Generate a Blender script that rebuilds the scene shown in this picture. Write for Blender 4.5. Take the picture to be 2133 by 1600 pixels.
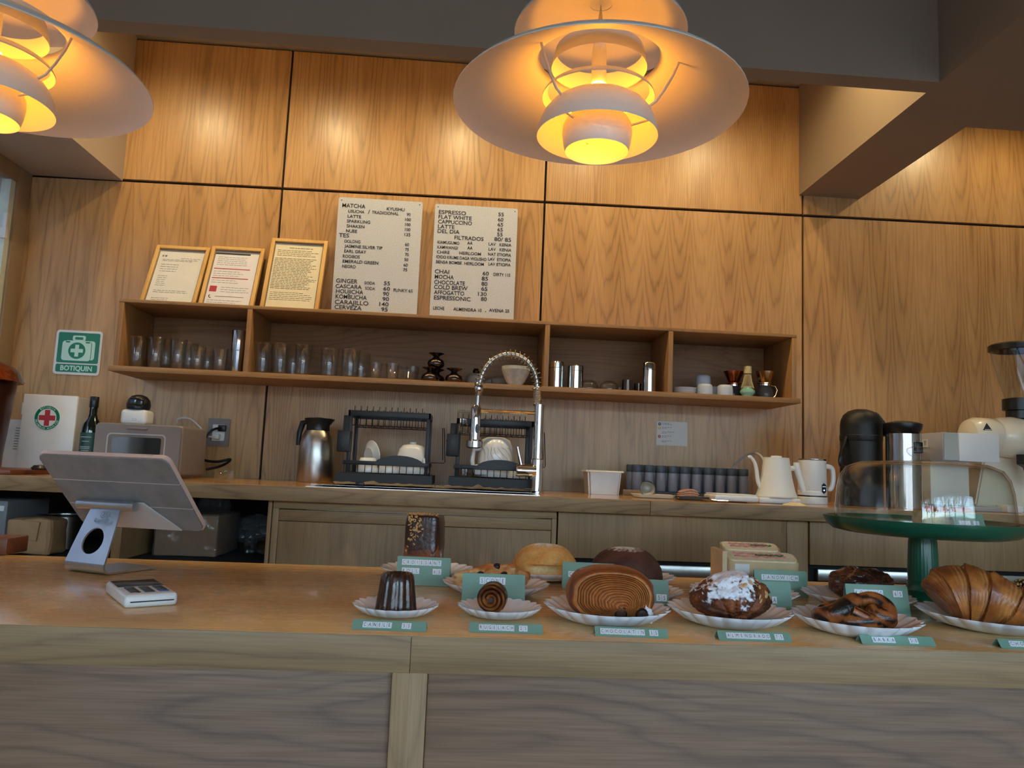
import bpy, bmesh, math, random
from mathutils import Vector, Matrix, noise
for o in list(bpy.data.objects): bpy.data.objects.remove(o)
SC = bpy.context.scene; COL = SC.collection
random.seed(7)
# ---------------------------------------------------------------- camera
ZC = 1.124; FPX = 1580.2; YAW, PIT, ROL = .0605, .1114, .0414
def ray(u, v):
    a = (u-1066.5)/FPX; b = (800-v)/FPX
    x = a*math.cos(ROL)-b*math.sin(ROL); w = a*math.sin(ROL)+b*math.cos(ROL)
    y = math.cos(PIT)-w*math.sin(PIT); z = math.sin(PIT)+w*math.cos(PIT)
    return Vector((x*math.cos(YAW)+y*math.sin(YAW), -x*math.sin(YAW)+y*math.cos(YAW), z))
def A(u, v, Y):                       # point of the depth plane Y seen at a photo pixel
    r = ray(u, v); return Vector((r.x*Y/r.y, Y, ZC+r.z*Y/r.y))
def G(u, v, Z):                       # point of the level Z seen at a photo pixel
    r = ray(u, v); k = (Z-ZC)/r.z; return Vector((r.x*k, r.y*k, Z))
def XU(u, Y, Z):
    v = 900
    for i in range(5): v += (A(u, v, Y).z-Z)*FPX/Y
    return A(u, v, Y).x
cam = bpy.data.objects.new('camera', bpy.data.cameras.new('camera')); COL.objects.link(cam)
fw = ray(1066.5, 800); rt = ray(1067.5, 800)-fw; up = ray(1066.5, 799)-fw
fw.normalize(); rt.normalize(); up.normalize()
cam.matrix_world = Matrix(((rt.x, up.x, -fw.x, 0), (rt.y, up.y, -fw.y, 0), (rt.z, up.z, -fw.z, ZC), (0, 0, 0, 1)))
cam.data.sensor_width = 36; cam.data.lens = FPX/2133*36; cam.data.clip_start = .02
SC.camera = cam
# ---------------------------------------------------------------- daylight
W = bpy.data.worlds.new('sky'); SC.world = W; W.use_nodes = True
nt = W.node_tree; bg = nt.nodes['Background']
sky = nt.nodes.new('ShaderNodeTexSky'); sky.sky_type = 'NISHITA'; sky.sun_disc = False
sky.sun_elevation = math.radians(48); sky.sun_rotation = math.radians(40); sky.air_density = 1.15; sky.dust_density = 2.2; sky.ozone_density = 1.0
nt.links.new(sky.outputs[0], bg.inputs[0]); bg.inputs[1].default_value = 2.85
def portal(loc, rot, sx, sy):
    l = bpy.data.lights.new('window_portal', 'AREA'); l.shape = 'RECTANGLE'; l.size = sx; l.size_y = sy
    l.cycles.is_portal = True
    o = bpy.data.objects.new('window_portal', l); COL.objects.link(o); o.location = loc; o.rotation_euler = rot
portal((1.0, -2.62, 1.15), (math.radians(90), 0, 0), 5.4, 2.2)
SC.cycles.transparent_max_bounces = 24; SC.cycles.max_bounces = 9
SC.view_settings.view_transform = 'Standard'; SC.view_settings.look = 'None'
SC.view_settings.exposure = 0.17; SC.view_settings.gamma = 1; SC.view_settings.use_curve_mapping = False
PENDANT_POWER = 52.0; SPOT_POWER = 16.5
WARM = (1.0, .77, .40); BULB = (1.0, .36, .018)
# ---------------------------------------------------------------- mesh helpers
def lin(c): return tuple(((x/255/12.92) if x <= 10 else ((x/255+.055)/1.055)**2.4) for x in c)
def new(): return bmesh.new()
def mv(bm, verts, M):
    if M is not None: bmesh.ops.transform(bm, matrix=M, verts=verts)
def box(bm, x0, x1, y0, y1, z0, z1, b=0, seg=2, M=None):
    r = bmesh.ops.create_cube(bm, size=1); vs = r['verts']
    for v in vs: v.co = Vector((x0+(v.co.x+.5)*(x1-x0), y0+(v.co.y+.5)*(y1-y0), z0+(v.co.z+.5)*(z1-z0)))
    if b > 0:
        es = list({e for v in vs for e in v.link_edges})
        n0 = set(bm.verts)-set(vs)
        bmesh.ops.bevel(bm, geom=es, offset=b, segments=seg, profile=.5, affect='EDGES')
        vs = [v for v in bm.verts if v not in n0]
    mv(bm, vs, M); return bm
def lathe(bm, prof, seg=32, M=None, mod=None):
    rings = []
    vs = []
    for (r, z) in prof:
        if r < 1e-6:
            v = bm.verts.new((0, 0, z)); rings.append([v]); vs.append(v)
        else:
            R = []
            for i in range(seg):
                t = 2*math.pi*i/seg; rr, zz = (r, z) if mod is None else mod(r, z, t)
                R.append(bm.verts.new((rr*math.cos(t), rr*math.sin(t), zz)))
            rings.append(R); vs += R
    for a, b in zip(rings, rings[1:]):
        for i in range(seg):
            j = (i+1) % seg
            if len(a) == 1 and len(b) == 1: continue
            if len(a) == 1: bm.faces.new((a[0], b[i], b[j]))
            elif len(b) == 1: bm.faces.new((a[i], a[j], b[0]))
            else: bm.faces.new((a[i], a[j], b[j], b[i]))
    mv(bm, vs, M); return vs
def tube(bm, pts, r, seg=8, closed=False, M=None, cap=True):
    pts = [Vector(p) for p in pts]; n = len(pts)
    rs = r if isinstance(r, (list, tuple)) else [r]*n
    tg = []
    for i in range(n):
        a = pts[(i-1) % n] if (closed or i > 0) else pts[i]; b = pts[(i+1) % n] if (closed or i < n-1) else pts[i]
        tg.append((b-a).normalized())
    nv = tg[0].orthogonal().normalized(); rings = []; vs = []
    for i in range(n):
        nv = (nv-tg[i]*nv.dot(tg[i])).normalized(); bn = tg[i].cross(nv)
        R = [bm.verts.new(pts[i]+(nv*math.cos(2*math.pi*k/seg)+bn*math.sin(2*math.pi*k/seg))*rs[i]) for k in range(seg)]
        rings.append(R); vs += R
    for i in range(n if closed else n-1):
        a = rings[i]; b = rings[(i+1) % n]
        for k in range(seg):
            j = (k+1) % seg; bm.faces.new((a[k], a[j], b[j], b[k]))
    if cap and not closed:
        bm.faces.new(rings[0][::-1]); bm.faces.new(rings[-1])
    mv(bm, vs, M); return vs
def prism(bm, poly, y0, y1, M=None):          # polygon in x,z pushed along y
    a = [bm.verts.new((p[0], y0, p[1])) for p in poly]; b = [bm.verts.new((p[0], y1, p[1])) for p in poly]
    n = len(poly); bm.faces.new(a); bm.faces.new(b[::-1])
    for i in range(n): bm.faces.new((a[i], b[i], b[(i+1) % n], a[(i+1) % n]))
    mv(bm, a+b, M); return a+b
def slab(bm, poly, z0, z1, M=None):           # polygon in x,y pushed along z
    a = [bm.verts.new((p[0], p[1], z0)) for p in poly]; b = [bm.verts.new((p[0], p[1], z1)) for p in poly]
    n = len(poly); bm.faces.new(a); bm.faces.new(b[::-1])
    for i in range(n): bm.faces.new((a[i], b[i], b[(i+1) % n], a[(i+1) % n]))
    mv(bm, a+b, M); return a+b
def rrect(x0, x1, z0, z1, r, n=4):
    out = []
    for cx, cz, t0 in ((x1-r, z1-r, 0), (x0+r, z1-r, 90), (x0+r, z0+r, 180), (x1-r, z0+r, 270)):
        for k in range(n+1):
            t = math.radians(t0+90*k/n); out.append((cx+r*math.cos(t), cz+r*math.sin(t)))
    return out
def circ(r, n=24, cx=0, cz=0): return [(cx+r*math.cos(2*math.pi*k/n), cz+r*math.sin(2*math.pi*k/n)) for k in range(n)]
def frame(bm, x0, x1, z0, z1, w, y0, y1, M=None):
    box(bm, x0, x0+w, y0, y1, z0, z1, M=M); box(bm, x1-w, x1, y0, y1, z0, z1, M=M)
    box(bm, x0+w, x1-w, y0, y1, z1-w, z1, M=M); box(bm, x0+w, x1-w, y0, y1, z0, z0+w, M=M)
def mesh_of(bm, name, mat, smooth=.6, col=None):
    bmesh.ops.recalc_face_normals(bm, faces=bm.faces[:])
    me = bpy.data.meshes.new(name); bm.to_mesh(me); bm.free()
    if mat: me.materials.append(mat)
    if smooth: me.shade_smooth(); me.set_sharp_from_angle(angle=smooth)
    if col:
        at = me.color_attributes.new('Col', 'FLOAT_COLOR', 'POINT')
        for i, v in enumerate(me.vertices): at.data[i].color = (*col(v.co, v.normal), 1)
    return me
def link(name, me, parent=None, loc=(0, 0, 0), rot=(0, 0, 0)):
    o = bpy.data.objects.new(name, me); COL.objects.link(o); o.parent = parent; o.location = loc; o.rotation_euler = rot
    return o
def part(parent, name, bm, mat, smooth=.6, col=None, label=None, kind=None, loc=(0, 0, 0), rot=(0, 0, 0)):
    me = mesh_of(bm, name, mat, smooth, col) if isinstance(bm, bmesh.types.BMesh) else bm
    o = link(name, me, parent, loc, rot)
    if label: o['label'] = label
    if kind: o['kind'] = kind
    return o
def tag(o, label, cat, group=None, kind=None):
    if label: o['label'] = label
    if cat: o['category'] = cat
    if group: o['group'] = group
    if kind: o['kind'] = kind
    return o
def thing(name, label, cat, loc, rz=0, group=None):
    o = link(name, None, None, loc, (0, 0, rz)); o.empty_display_size = .03
    return tag(o, label, cat, group)
def solo(name, bm, mat, label, cat, loc=(0, 0, 0), rz=0, group=None, smooth=.6, col=None, kind=None):
    me = mesh_of(bm, name, mat, smooth, col) if isinstance(bm, bmesh.types.BMesh) else bm
    return tag(link(name, me, None, loc, (0, 0, rz)), label, cat, group, kind)
def struct(name, bm, mat, label, smooth=.6):
    return tag(link(name, mesh_of(bm, name, mat, smooth)), label, None, None, 'structure')
_T = {}
def text_mesh(body, mat, h=1.0, width=None, bold=0.0):    # capitals of height h in the x,z plane, facing -y, origin bottom left
    key = (body, mat.name, round(h, 5), None if width is None else round(width, 5), bold)
    if key in _T: return _T[key]
    cu = bpy.data.curves.new('t', 'FONT'); cu.body = body; cu.size = 1; cu.offset = bold; cu.resolution_u = 3
    ob = bpy.data.objects.new('t', cu); COL.objects.link(ob)
    dg = bpy.context.evaluated_depsgraph_get(); me = bpy.data.meshes.new_from_object(ob.evaluated_get(dg))
    bpy.data.objects.remove(ob); bpy.data.curves.remove(cu)
    xs = [v.co.x for v in me.vertices]; x0, x1 = min(xs), max(xs)
    s = h/.70; sx = s if width is None else width/(x1-x0)
    for v in me.vertices: v.co = Vector(((v.co.x-x0)*sx, 0, v.co.y*s))
    me.name = 'lettering'; me.materials.clear(); me.materials.append(mat); _T[key] = me
    return me
# ---------------------------------------------------------------- materials
class NT:
    def __init__(s, name):
        s.m = bpy.data.materials.new(name); s.m.use_nodes = True; s.t = s.m.node_tree; s.p = s.t.nodes['Principled BSDF']
    def n(s, typ, **kw):
        o = s.t.nodes.new(typ)
        for k, v in kw.items(): setattr(o, k, v)
        return o
    def put(s, a, sock):
        if isinstance(a, (int, float)): sock.default_value = a
        elif isinstance(a, tuple): sock.default_value = a if len(a) != 3 or sock.type != 'RGBA' else (*a, 1)
        else: s.t.links.new(a, sock)
    def ma(s, op, a, b=None, c=None):
        o = s.n('ShaderNodeMath', operation=op)
        for i, x in enumerate((a, b, c)):
            if x is not None: s.put(x, o.inputs[i])
        return o.outputs[0]
    def vec(s, x, y, z):
        o = s.n('ShaderNodeCombineXYZ')
        for i, k in enumerate((x, y, z)): s.put(k, o.inputs[i])
        return o.outputs[0]
    def noise(s, v, scale=1, detail=2, rough=.5):
        o = s.n('ShaderNodeTexNoise'); s.put(v, o.inputs['Vector'])
        o.inputs['Scale'].default_value = scale; o.inputs['Detail'].default_value = detail; o.inputs['Roughness'].default_value = rough
        return o.outputs[0]
    def ramp(s, f, a, b, lo=0., hi=1.):
        o = s.n('ShaderNodeMapRange', interpolation_type='SMOOTHSTEP'); s.put(f, o.inputs[0])
        for i, x in enumerate((a, b, lo, hi)): o.inputs[i+1].default_value = x
        return o.outputs[0]
    def mix(s, f, a, b, mode='MIX'):
        o = s.n('ShaderNodeMix', data_type='RGBA', blend_type=mode); s.put(f, o.inputs[0]); s.put(a, o.inputs[6]); s.put(b, o.inputs[7])
        return o.outputs[2]
    def bump(s, h, strength, dist):
        o = s.n('ShaderNodeBump'); o.inputs['Strength'].default_value = strength; o.inputs['Distance'].default_value = dist
        s.put(h, o.inputs['Height']); s.t.links.new(o.outputs[0], s.p.inputs['Normal'])
    def obj(s): return s.n('ShaderNodeTexCoord').outputs['Object']
def mat(name, c, rough=.5, metal=0, var=.06, vs=30, bump=0, bs=200, bd=.001, coat=0, trans=0, emit=0, ecol=None, spec=None, sheen=0, sss=0):
    q = NT(name); p = q.p; c = lin(c); o = q.obj()
    if var:
        nz = q.noise(o, vs, 3); q.put(q.mix(q.ramp(nz, .3, .7), tuple(x*(1-var) for x in c), tuple(min(1, x*(1+var)) for x in c)), p.inputs['Base Color'])
    else: p.inputs['Base Color'].default_value = (*c, 1)
    p.inputs['Roughness'].default_value = rough; p.inputs['Metallic'].default_value = metal
    p.inputs['Coat Weight'].default_value = coat; p.inputs['Coat Roughness'].default_value = .08
    p.inputs['Transmission Weight'].default_value = trans
    if spec is not None: p.inputs['Specular IOR Level'].default_value = spec
    if sheen: p.inputs['Sheen Weight'].default_value = sheen
    if sss: p.inputs['Subsurface Weight'].default_value = sss; p.inputs['Subsurface Radius'].default_value = (.01, .005, .003)
    if bump: q.bump(q.noise(o, bs, 3), bump, bd)
    if emit: p.inputs['Emission Color'].default_value = (*(ecol or c), 1); p.inputs['Emission Strength'].default_value = emit
    return q.m
def vcol(name, rough=.5, coat=0, bump=.3, bs=150, bd=.002, sss=0, var=.15):
    q = NT(name); p = q.p; a = q.n('ShaderNodeVertexColor', layer_name='Col').outputs[0]; o = q.obj()
    nz = q.noise(o, bs*.6, 3); k = q.ramp(nz, .25, .75, 1-var, 1+var)
    q.put(q.mix(1., a, q.vec(k, k, k), 'MULTIPLY'), p.inputs['Base Color'])
    p.inputs['Roughness'].default_value = rough; p.inputs['Coat Weight'].default_value = coat; p.inputs['Coat Roughness'].default_value = .15
    if sss: p.inputs['Subsurface Weight'].default_value = sss; p.inputs['Subsurface Radius'].default_value = (.006, .003, .001)
    q.bump(q.noise(o, bs, 4), bump, bd); return q.m
def wood(name, c1, c2, c3, axis='z', leaf=.34, ring=.012, q0=.03, qv=.12, rough=.4, line=.55, coat=0., warp=.05, al=.6, spec=.5, crough=.12):
    q = NT(name); p = q.p; sp = q.n('ShaderNodeSeparateXYZ'); q.put(q.obj(), sp.inputs[0])
    X, Y, Z = sp.outputs
    al_, ac = {'z': (Z, q.ma('ADD', X, Y)), 'x': (X, q.ma('ADD', Y, Z)), 'y': (Y, q.ma('ADD', X, Z))}[axis]
    R = q.ma('MULTIPLY', q.n('ShaderNodeObjectInfo').outputs['Random'], 17.3)
    a = q.ma('ADD', ac, R); l = q.ma('ADD', al_, q.ma('MULTIPLY', R, 3.1))
    n1 = q.ma('SUBTRACT', q.noise(q.vec(q.ma('MULTIPLY', a, 3), q.ma('MULTIPLY', l, al*1.8), R), 1, 2), .5)
    ap = q.ma('SUBTRACT', q.ma('PINGPONG', q.ma('ADD', a, q.ma('MULTIPLY', n1, warp*2)), leaf/2), leaf/4)
    nq = q.noise(q.vec(q.ma('MULTIPLY', a, .35), q.ma('MULTIPLY', l, al), q.ma('ADD', R, 5.)), 1, 1)
    qq = q.ma('ADD', q.ma('MULTIPLY', q.ma('SUBTRACT', nq, .35), qv*3), q0)
    r = q.ma('SQRT', q.ma('ADD', q.ma('MULTIPLY', ap, ap), q.ma('MULTIPLY', qq, qq)))
    n2 = q.noise(q.vec(q.ma('MULTIPLY', a, 60), q.ma('MULTIPLY', l, 5), R), 1, 2)
    r = q.ma('ADD', r, q.ma('MULTIPLY', q.ma('SUBTRACT', n2, .5), ring*.9))
    ph = q.ma('FRACT', q.ma('DIVIDE', r, ring))
    d = q.ma('POWER', q.ma('ABSOLUTE', q.ma('SUBTRACT', q.ma('MULTIPLY', ph, 2), 1)), 3.)
    n3 = q.noise(q.vec(q.ma('MULTIPLY', a, 9), q.ma('MULTIPLY', l, 1.2), q.ma('ADD', R, 9.)), 1, 2)
    d = q.ma('MULTIPLY', d, q.ramp(n3, .25, .7, .25, 1))
    fib = q.noise(q.vec(q.ma('MULTIPLY', a, 420), q.ma('MULTIPLY', l, 9), R), 1, 2)
    base = q.mix(q.ramp(n3, .3, .7), lin(c1), lin(c2))
    base = q.mix(q.ma('MULTIPLY', d, line), base, lin(c3))
    base = q.mix(q.ramp(fib, .3, .75, 0, .28), base, lin(c3))
    q.put(base, p.inputs['Base Color'])
    q.put(q.ramp(fib, .2, .8, rough-.05, rough+.1), p.inputs['Roughness'])
    p.inputs['Coat Weight'].default_value = coat; p.inputs['Coat Roughness'].default_value = crough; p.inputs['Specular IOR Level'].default_value = spec
    return q.m
def glass(name, tint=(250, 252, 252), rough=.0, ior=1.5, body=0.0, bodycol=(200, 200, 200), wob=0):
    q = NT(name); t = q.t; t.nodes.remove(q.p); out = t.nodes['Material Output']
    lw = q.n('ShaderNodeLayerWeight'); F0 = ((ior-1)/(ior+1))**2; fr_ = q.ma('ADD', q.ma('MULTIPLY', q.ma('POWER', lw.outputs['Facing'], 5.), 1-F0), F0)
    tr = q.n('ShaderNodeBsdfTransparent'); tr.inputs[0].default_value = (*lin(tint), 1)
    gl = q.n('ShaderNodeBsdfGlossy'); gl.inputs['Roughness'].default_value = rough
    if wob:
        b = q.n('ShaderNodeBump'); b.inputs['Strength'].default_value = wob; b.inputs['Distance'].default_value = .004
        q.put(q.noise(q.obj(), 25, 2), b.inputs['Height']); t.links.new(b.outputs[0], gl.inputs['Normal'])
    mx = q.n('ShaderNodeMixShader'); t.links.new(fr_, mx.inputs[0]); t.links.new(tr.outputs[0], mx.inputs[1]); t.links.new(gl.outputs[0], mx.inputs[2])
    last = mx
    if body:
        df = q.n('ShaderNodeBsdfDiffuse'); df.inputs[0].default_value = (*lin(bodycol), 1)
        m2 = q.n('ShaderNodeMixShader'); m2.inputs[0].default_value = body
        t.links.new(mx.outputs[0], m2.inputs[1]); t.links.new(df.outputs[0], m2.inputs[2]); last = m2
    t.links.new(last.outputs[0], out.inputs[0]); return q.m
M = {}
OAK = ((204, 160, 106), (187, 142, 88), (122, 86, 50))
M['panel'] = wood('oak_wall_veneer', *OAK, axis='z', rough=.34, line=.65, ring=.0078, leaf=.20, al=.30, warp=.03, coat=.25, crough=.26)
M['shelf'] = wood('oak_shelf', (182, 136, 84), (164, 120, 72), (112, 76, 42), axis='x', ring=.009, rough=.45, line=.35)
M['shelfv'] = wood('oak_shelf_upright', (182, 136, 84), (164, 120, 72), (112, 76, 42), axis='z', ring=.009, rough=.45, line=.35)
M['shelfback'] = wood('oak_shelf_back', (160, 118, 78), (140, 100, 64), (92, 62, 38), axis='x', ring=.012, rough=.5, line=.5)
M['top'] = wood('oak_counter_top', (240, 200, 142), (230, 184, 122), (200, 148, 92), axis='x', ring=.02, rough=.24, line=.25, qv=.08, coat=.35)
M['edge'] = wood('oak_counter_edge', (164, 132, 92), (146, 114, 76), (92, 66, 42), axis='x', ring=.010, rough=.5, line=.5, leaf=.2, al=.4)
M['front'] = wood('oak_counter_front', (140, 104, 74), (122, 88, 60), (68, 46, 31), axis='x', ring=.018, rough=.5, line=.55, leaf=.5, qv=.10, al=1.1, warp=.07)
M['post'] = wood('oak_counter_post', (174, 138, 94), (156, 120, 80), (100, 76, 46), axis='z', ring=.008, rough=.5, line=.45, leaf=.12)
M['rtop'] = wood('oak_rear_top', (196, 148, 88), (180, 130, 74), (132, 88, 46), axis='x', ring=.014, rough=.2, line=.3, coat=.4)
M['redge'] = wood('oak_rear_edge', (176, 142, 98), (156, 122, 82), (92, 66, 40), axis='x', ring=.008, rough=.5, line=.6, leaf=.14)
M['door'] = wood('oak_cabinet_door', (170, 136, 94), (152, 118, 80), (104, 78, 52), axis='z', ring=.014, rough=.5, line=.35)
M['rail'] = wood('oak_cabinet_rail', (170, 136, 94), (152, 118, 80), (104, 78, 52), axis='x', ring=.010, rough=.5, line=.35)
M['pine'] = wood('pale_pine_frame', (226, 184, 112), (214, 168, 96), (180, 130, 66), axis='z', ring=.006, rough=.45, line=.3, leaf=.05)
M['redwood'] = wood('red_brown_wood', (122, 70, 44), (106, 58, 36), (70, 36, 22), axis='x', ring=.008, rough=.4, line=.4)
M['dark'] = mat('dark_gap', (22, 18, 15), .8)
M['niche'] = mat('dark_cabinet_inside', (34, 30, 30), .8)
M['paint'] = mat('warm_off_white_paint', (184, 170, 152), .75, var=.02, vs=4, bump=.05, bs=300)
M['beam'] = mat('taupe_beam_paint', (152, 134, 114), .75, var=.02, vs=4, bump=.05, bs=300)
M['floor'] = mat('grey_concrete_floor', (120, 112, 104), .5, var=.1, vs=3)
M['white'] = mat('white_plastic', (226, 226, 224), .35, var=.01)
M['matwhite'] = mat('matte_white_enamel', (228, 226, 220), .45, var=.01)
M['cream'] = mat('cream_enamel', (232, 222, 200), .3, var=.01, coat=.3)
M['paper'] = mat('paper', (226, 226, 222), .8, var=.02)
M['ink'] = mat('dark_ink', (40, 42, 48), .8, var=0)
M['greyink'] = mat('grey_ink', (120, 122, 128), .8, var=0)
M['redink'] = mat('red_ink', (176, 50, 66), .7, var=0)
M['blk'] = mat('black_plastic', (18, 19, 22), .35, var=.02)
M['blkmat'] = mat('matte_black_metal', (13, 14, 18), .5, var=.02)
M['navy'] = mat('blue_black_plastic', (16, 20, 30), .45, var=.03)
M['steel'] = mat('polished_steel', (200, 200, 198), .12, 1, var=.02)
M['brushed'] = mat('brushed_steel', (190, 188, 184), .3, 1, var=.04, vs=60)
M['chrome'] = mat('chrome', (225, 226, 228), .05, 1, var=0)
M['alu'] = mat('silver_aluminium', (202, 212, 222), .30, 1, var=.01)
M['copper'] = mat('hammered_copper', (140, 72, 48), .25, 1, var=.1, vs=20, bump=.6, bs=60, bd=.004)
M['copperdark'] = mat('dark_copper', (80, 44, 34), .35, .8, var=.15, vs=12)
M['coppershine'] = mat('bright_copper', (206, 120, 84), .15, 1, var=.02)
M['gold'] = mat('gold_steel', (220, 180, 130), .15, 1, var=.02)
M['bronze'] = mat('bronze_steel', (96, 84, 78), .22, 1, var=.05)
M['taupe'] = mat('taupe_enamel', (128, 118, 113), .45, var=.02)
M['grey'] = mat('grey_plastic', (120, 120, 124), .5, var=.03)
M['pale'] = mat('pale_grey_plastic', (176, 176, 180), .45, var=.02)
M['glass'] = glass('clear_glass', ior=1.8)
M['domeglass'] = glass('dome_glass', (252, 252, 250), ior=1.46, wob=.06)
M['frost'] = glass('smoky_glass', (190, 192, 196), body=.12, bodycol=(150, 155, 165))
M['pane'] = glass('window_pane', (246, 250, 250))
M['wrap'] = glass('clear_plastic_film', (235, 235, 235), rough=.15, body=.10, bodycol=(210, 210, 215), wob=1.)
M['darkglass'] = mat('dark_glass', (22, 26, 30), .06, var=0, coat=.5)
M['bottle'] = mat('dark_green_bottle', (16, 26, 20), .08, var=0, coat=.6)
M['screen'] = mat('dark_screen', (52, 54, 58), .18, var=0)
M['sage'] = mat('sage_green_card', (122, 158, 140), .5, var=.02)
M['green'] = mat('dark_green_enamel', (20, 84, 62), .28, var=.02, coat=.2)
M['signgreen'] = mat('sign_green', (0, 122, 92), .35, var=0)
M['mint'] = mat('mint_print', (196, 236, 220), .4, var=0)
M['celadon'] = mat('celadon_glaze', (140, 190, 170), .25, var=.05, coat=.4)
M['bamboo'] = mat('bamboo', (206, 184, 130), .6, var=.08, vs=60)
M['tile'] = mat('white_letter_tile', (232, 234, 238), .4, var=0)
M['blueink'] = mat('navy_letter', (62, 72, 104), .5, var=0)
M['plate'] = mat('white_porcelain', (228, 230, 236), .22, var=.01, coat=.3)
M['cer'] = mat('white_ceramic', (226, 226, 226), .2, var=.02, coat=.3)
M['stone'] = mat('grey_stoneware', (140, 138, 132), .6, var=.12, vs=40)
M['cupblue'] = mat('pale_blue_grey_ceramic', (186, 196, 210), .4, var=.02)
M['felt'] = mat('speckled_felt_board', (196, 202, 212), .9, var=.22, vs=420)
M['kraft'] = mat('kraft_paper', (176, 138, 98), .75, var=.1, vs=20, bump=.4, bs=40, bd=.004)
M['card'] = mat('cardboard', (160, 120, 78), .8, var=.06)
M['towel'] = mat('white_cotton_towel', (214, 210, 206), .95, var=.05, vs=90, bump=.5, bs=400)
M['brown'] = mat('brown_cotton_cloth', (176, 134, 112), .95, var=.08, vs=120, bump=.5, bs=400)
M['case'] = mat('grey_folio_case', (126, 122, 120), .6, var=.12, vs=22, bump=.15, bs=300)
M['rose'] = mat('pale_pink_case_edge', (226, 204, 194), .35, .3, var=.02)
M['lampw'] = mat('white_lamp_enamel', (226, 222, 214), .4, var=0)
M['bulb'] = mat('glowing_bulb', (255, 214, 140), .5, var=0, emit=PENDANT_POWER, ecol=BULB)
M['leaf'] = mat('tree_leaves', (74, 104, 52), .7, var=.3, vs=3)
M['bark'] = mat('tree_bark', (70, 58, 48), .9, var=.2, vs=8)
M['blocker'] = mat('dark_blocker_wall', (44, 48, 58), .8)
M['silver'] = mat('pale_silver', (204, 202, 200), .4, .3, var=.01)
M['road'] = mat('pavement', (96, 96, 98), .9, var=.1, vs=1)
M['facade'] = mat('grey_building', (120, 122, 128), .8, var=.1, vs=1)
# ================================================================ the room
ZF, ZR, ZST, ZSB = .9003, 1.047, 1.666, 1.426      # front top, rear top, shelf top, shelf floor
CEIL = 2.80; BZ = 2.3166; LZ = 2.196; WL = -1.756; RX = 4.0; FY = -2.6
struct('floor', box(new(), WL-.1, RX+.1, FY-.1, 3.1, -.1, 0), M['floor'], 'grey floor of the cafe')
struct('ceiling', box(new(), WL-.1, RX+.1, FY-.1, 3.1, CEIL, CEIL+.1), M['paint'], 'off-white ceiling above the counter')
wb = struct('wall_back', box(new(), WL-.1, RX+.1, 3.014, 3.1, 0, CEIL), M['dark'], 'back wall clad in vertical-grained oak panels')
def zj(x): return 2.2145+.0113*x
cx = [WL, -.7750, .2855, 1.3730, 2.44, 3.5, RX]
for i in range(6):
    a, b = cx[i]+(.0045 if i else 0), cx[i+1]-.0045
    for low in (1, 0):
        bm = new(); z0a, z0b = (ZR-.2, ZR-.2) if low else (zj(a)+.006, zj(b)+.006)
        z1a, z1b = (zj(a)-.006, zj(b)-.006) if low else (2.79, 2.79)
        prism(bm, [(a, z0a), (b, z0b), (b, z1b), (a, z1a)], 3.0, 3.014)
        part(wb, 'panel', bm, M['panel'], 0)
# dropped beams and soffits
struct('trim_1', box(new(), -1.3988, 1.357, 2.054, 2.119, BZ, CEIL), M['beam'], 'dropped cross beam above the aisle')
bm = new(); slab(bm, [(1.357, FY), (RX, FY), (RX, 2.315), (1.617, 2.315), (1.617, 3.0), (1.357, 3.0)], BZ, CEIL)
struct('trim_2', bm, M['beam'], 'deep beam running from the oak wall towards the room on the right', 0)
struct('trim_3', box(new(), WL, -1.3988, FY, 3.0, LZ, CEIL), M['paint'], 'boxed soffit along the left window')
# left wall with its window
bm = new()
for y0, y1, z0, z1 in ((FY, .7, 0, LZ), (.7, 2.915, 0, 1.10), (.7, 2.915, 2.15, LZ), (2.915, 3.014, 0, LZ)): box(bm, WL-.1, WL, y0, y1, z0, z1)
struct('wall_left', bm, M['paint'], 'left side wall with a window')
w1 = tag(thing('window_1', 'beige-framed window in the left wall by the oak panelling', None, (WL, 0, 0)), None, None, None, 'structure')
fm = mat('beige_window_frame', (150, 126, 96), .5, var=.04)
bm = new()
for y0, y1, z0, z1 in ((2.915, 2.998, 1.06, LZ), (.7, 2.915, 2.135, LZ), (.7, 2.915, 1.06, 1.11), (.64, .7, 1.06, LZ)): box(bm, -.02, .014, y0, y1, z0, z1, .002)
part(w1, 'window_frame', bm, fm)
bm = new(); box(bm, -.03, .004, 2.885, 2.914, 1.11, 2.135); box(bm, -.03, .004, 1.78, 1.81, 1.11, 2.135)
part(w1, 'sash', bm, mat('pale_green_sash', (206, 214, 200), .4))
box(bm := new(), -.002, .012, 2.872, 2.884, 1.93, 2.0, .002); box(bm, -.002, .02, 2.86, 2.876, 1.90, 1.94, .002); part(w1, 'window_latch', bm, M['white'])
box(bm := new(), -.022, -.016, .7, 2.9, 1.11, 2.135); part(w1, 'pane', bm, M['pane'])
struct('wall_right', box(new(), RX, RX+.1, FY, 3.1, 0, CEIL), M['paint'], 'right side wall of the cafe')
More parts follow.
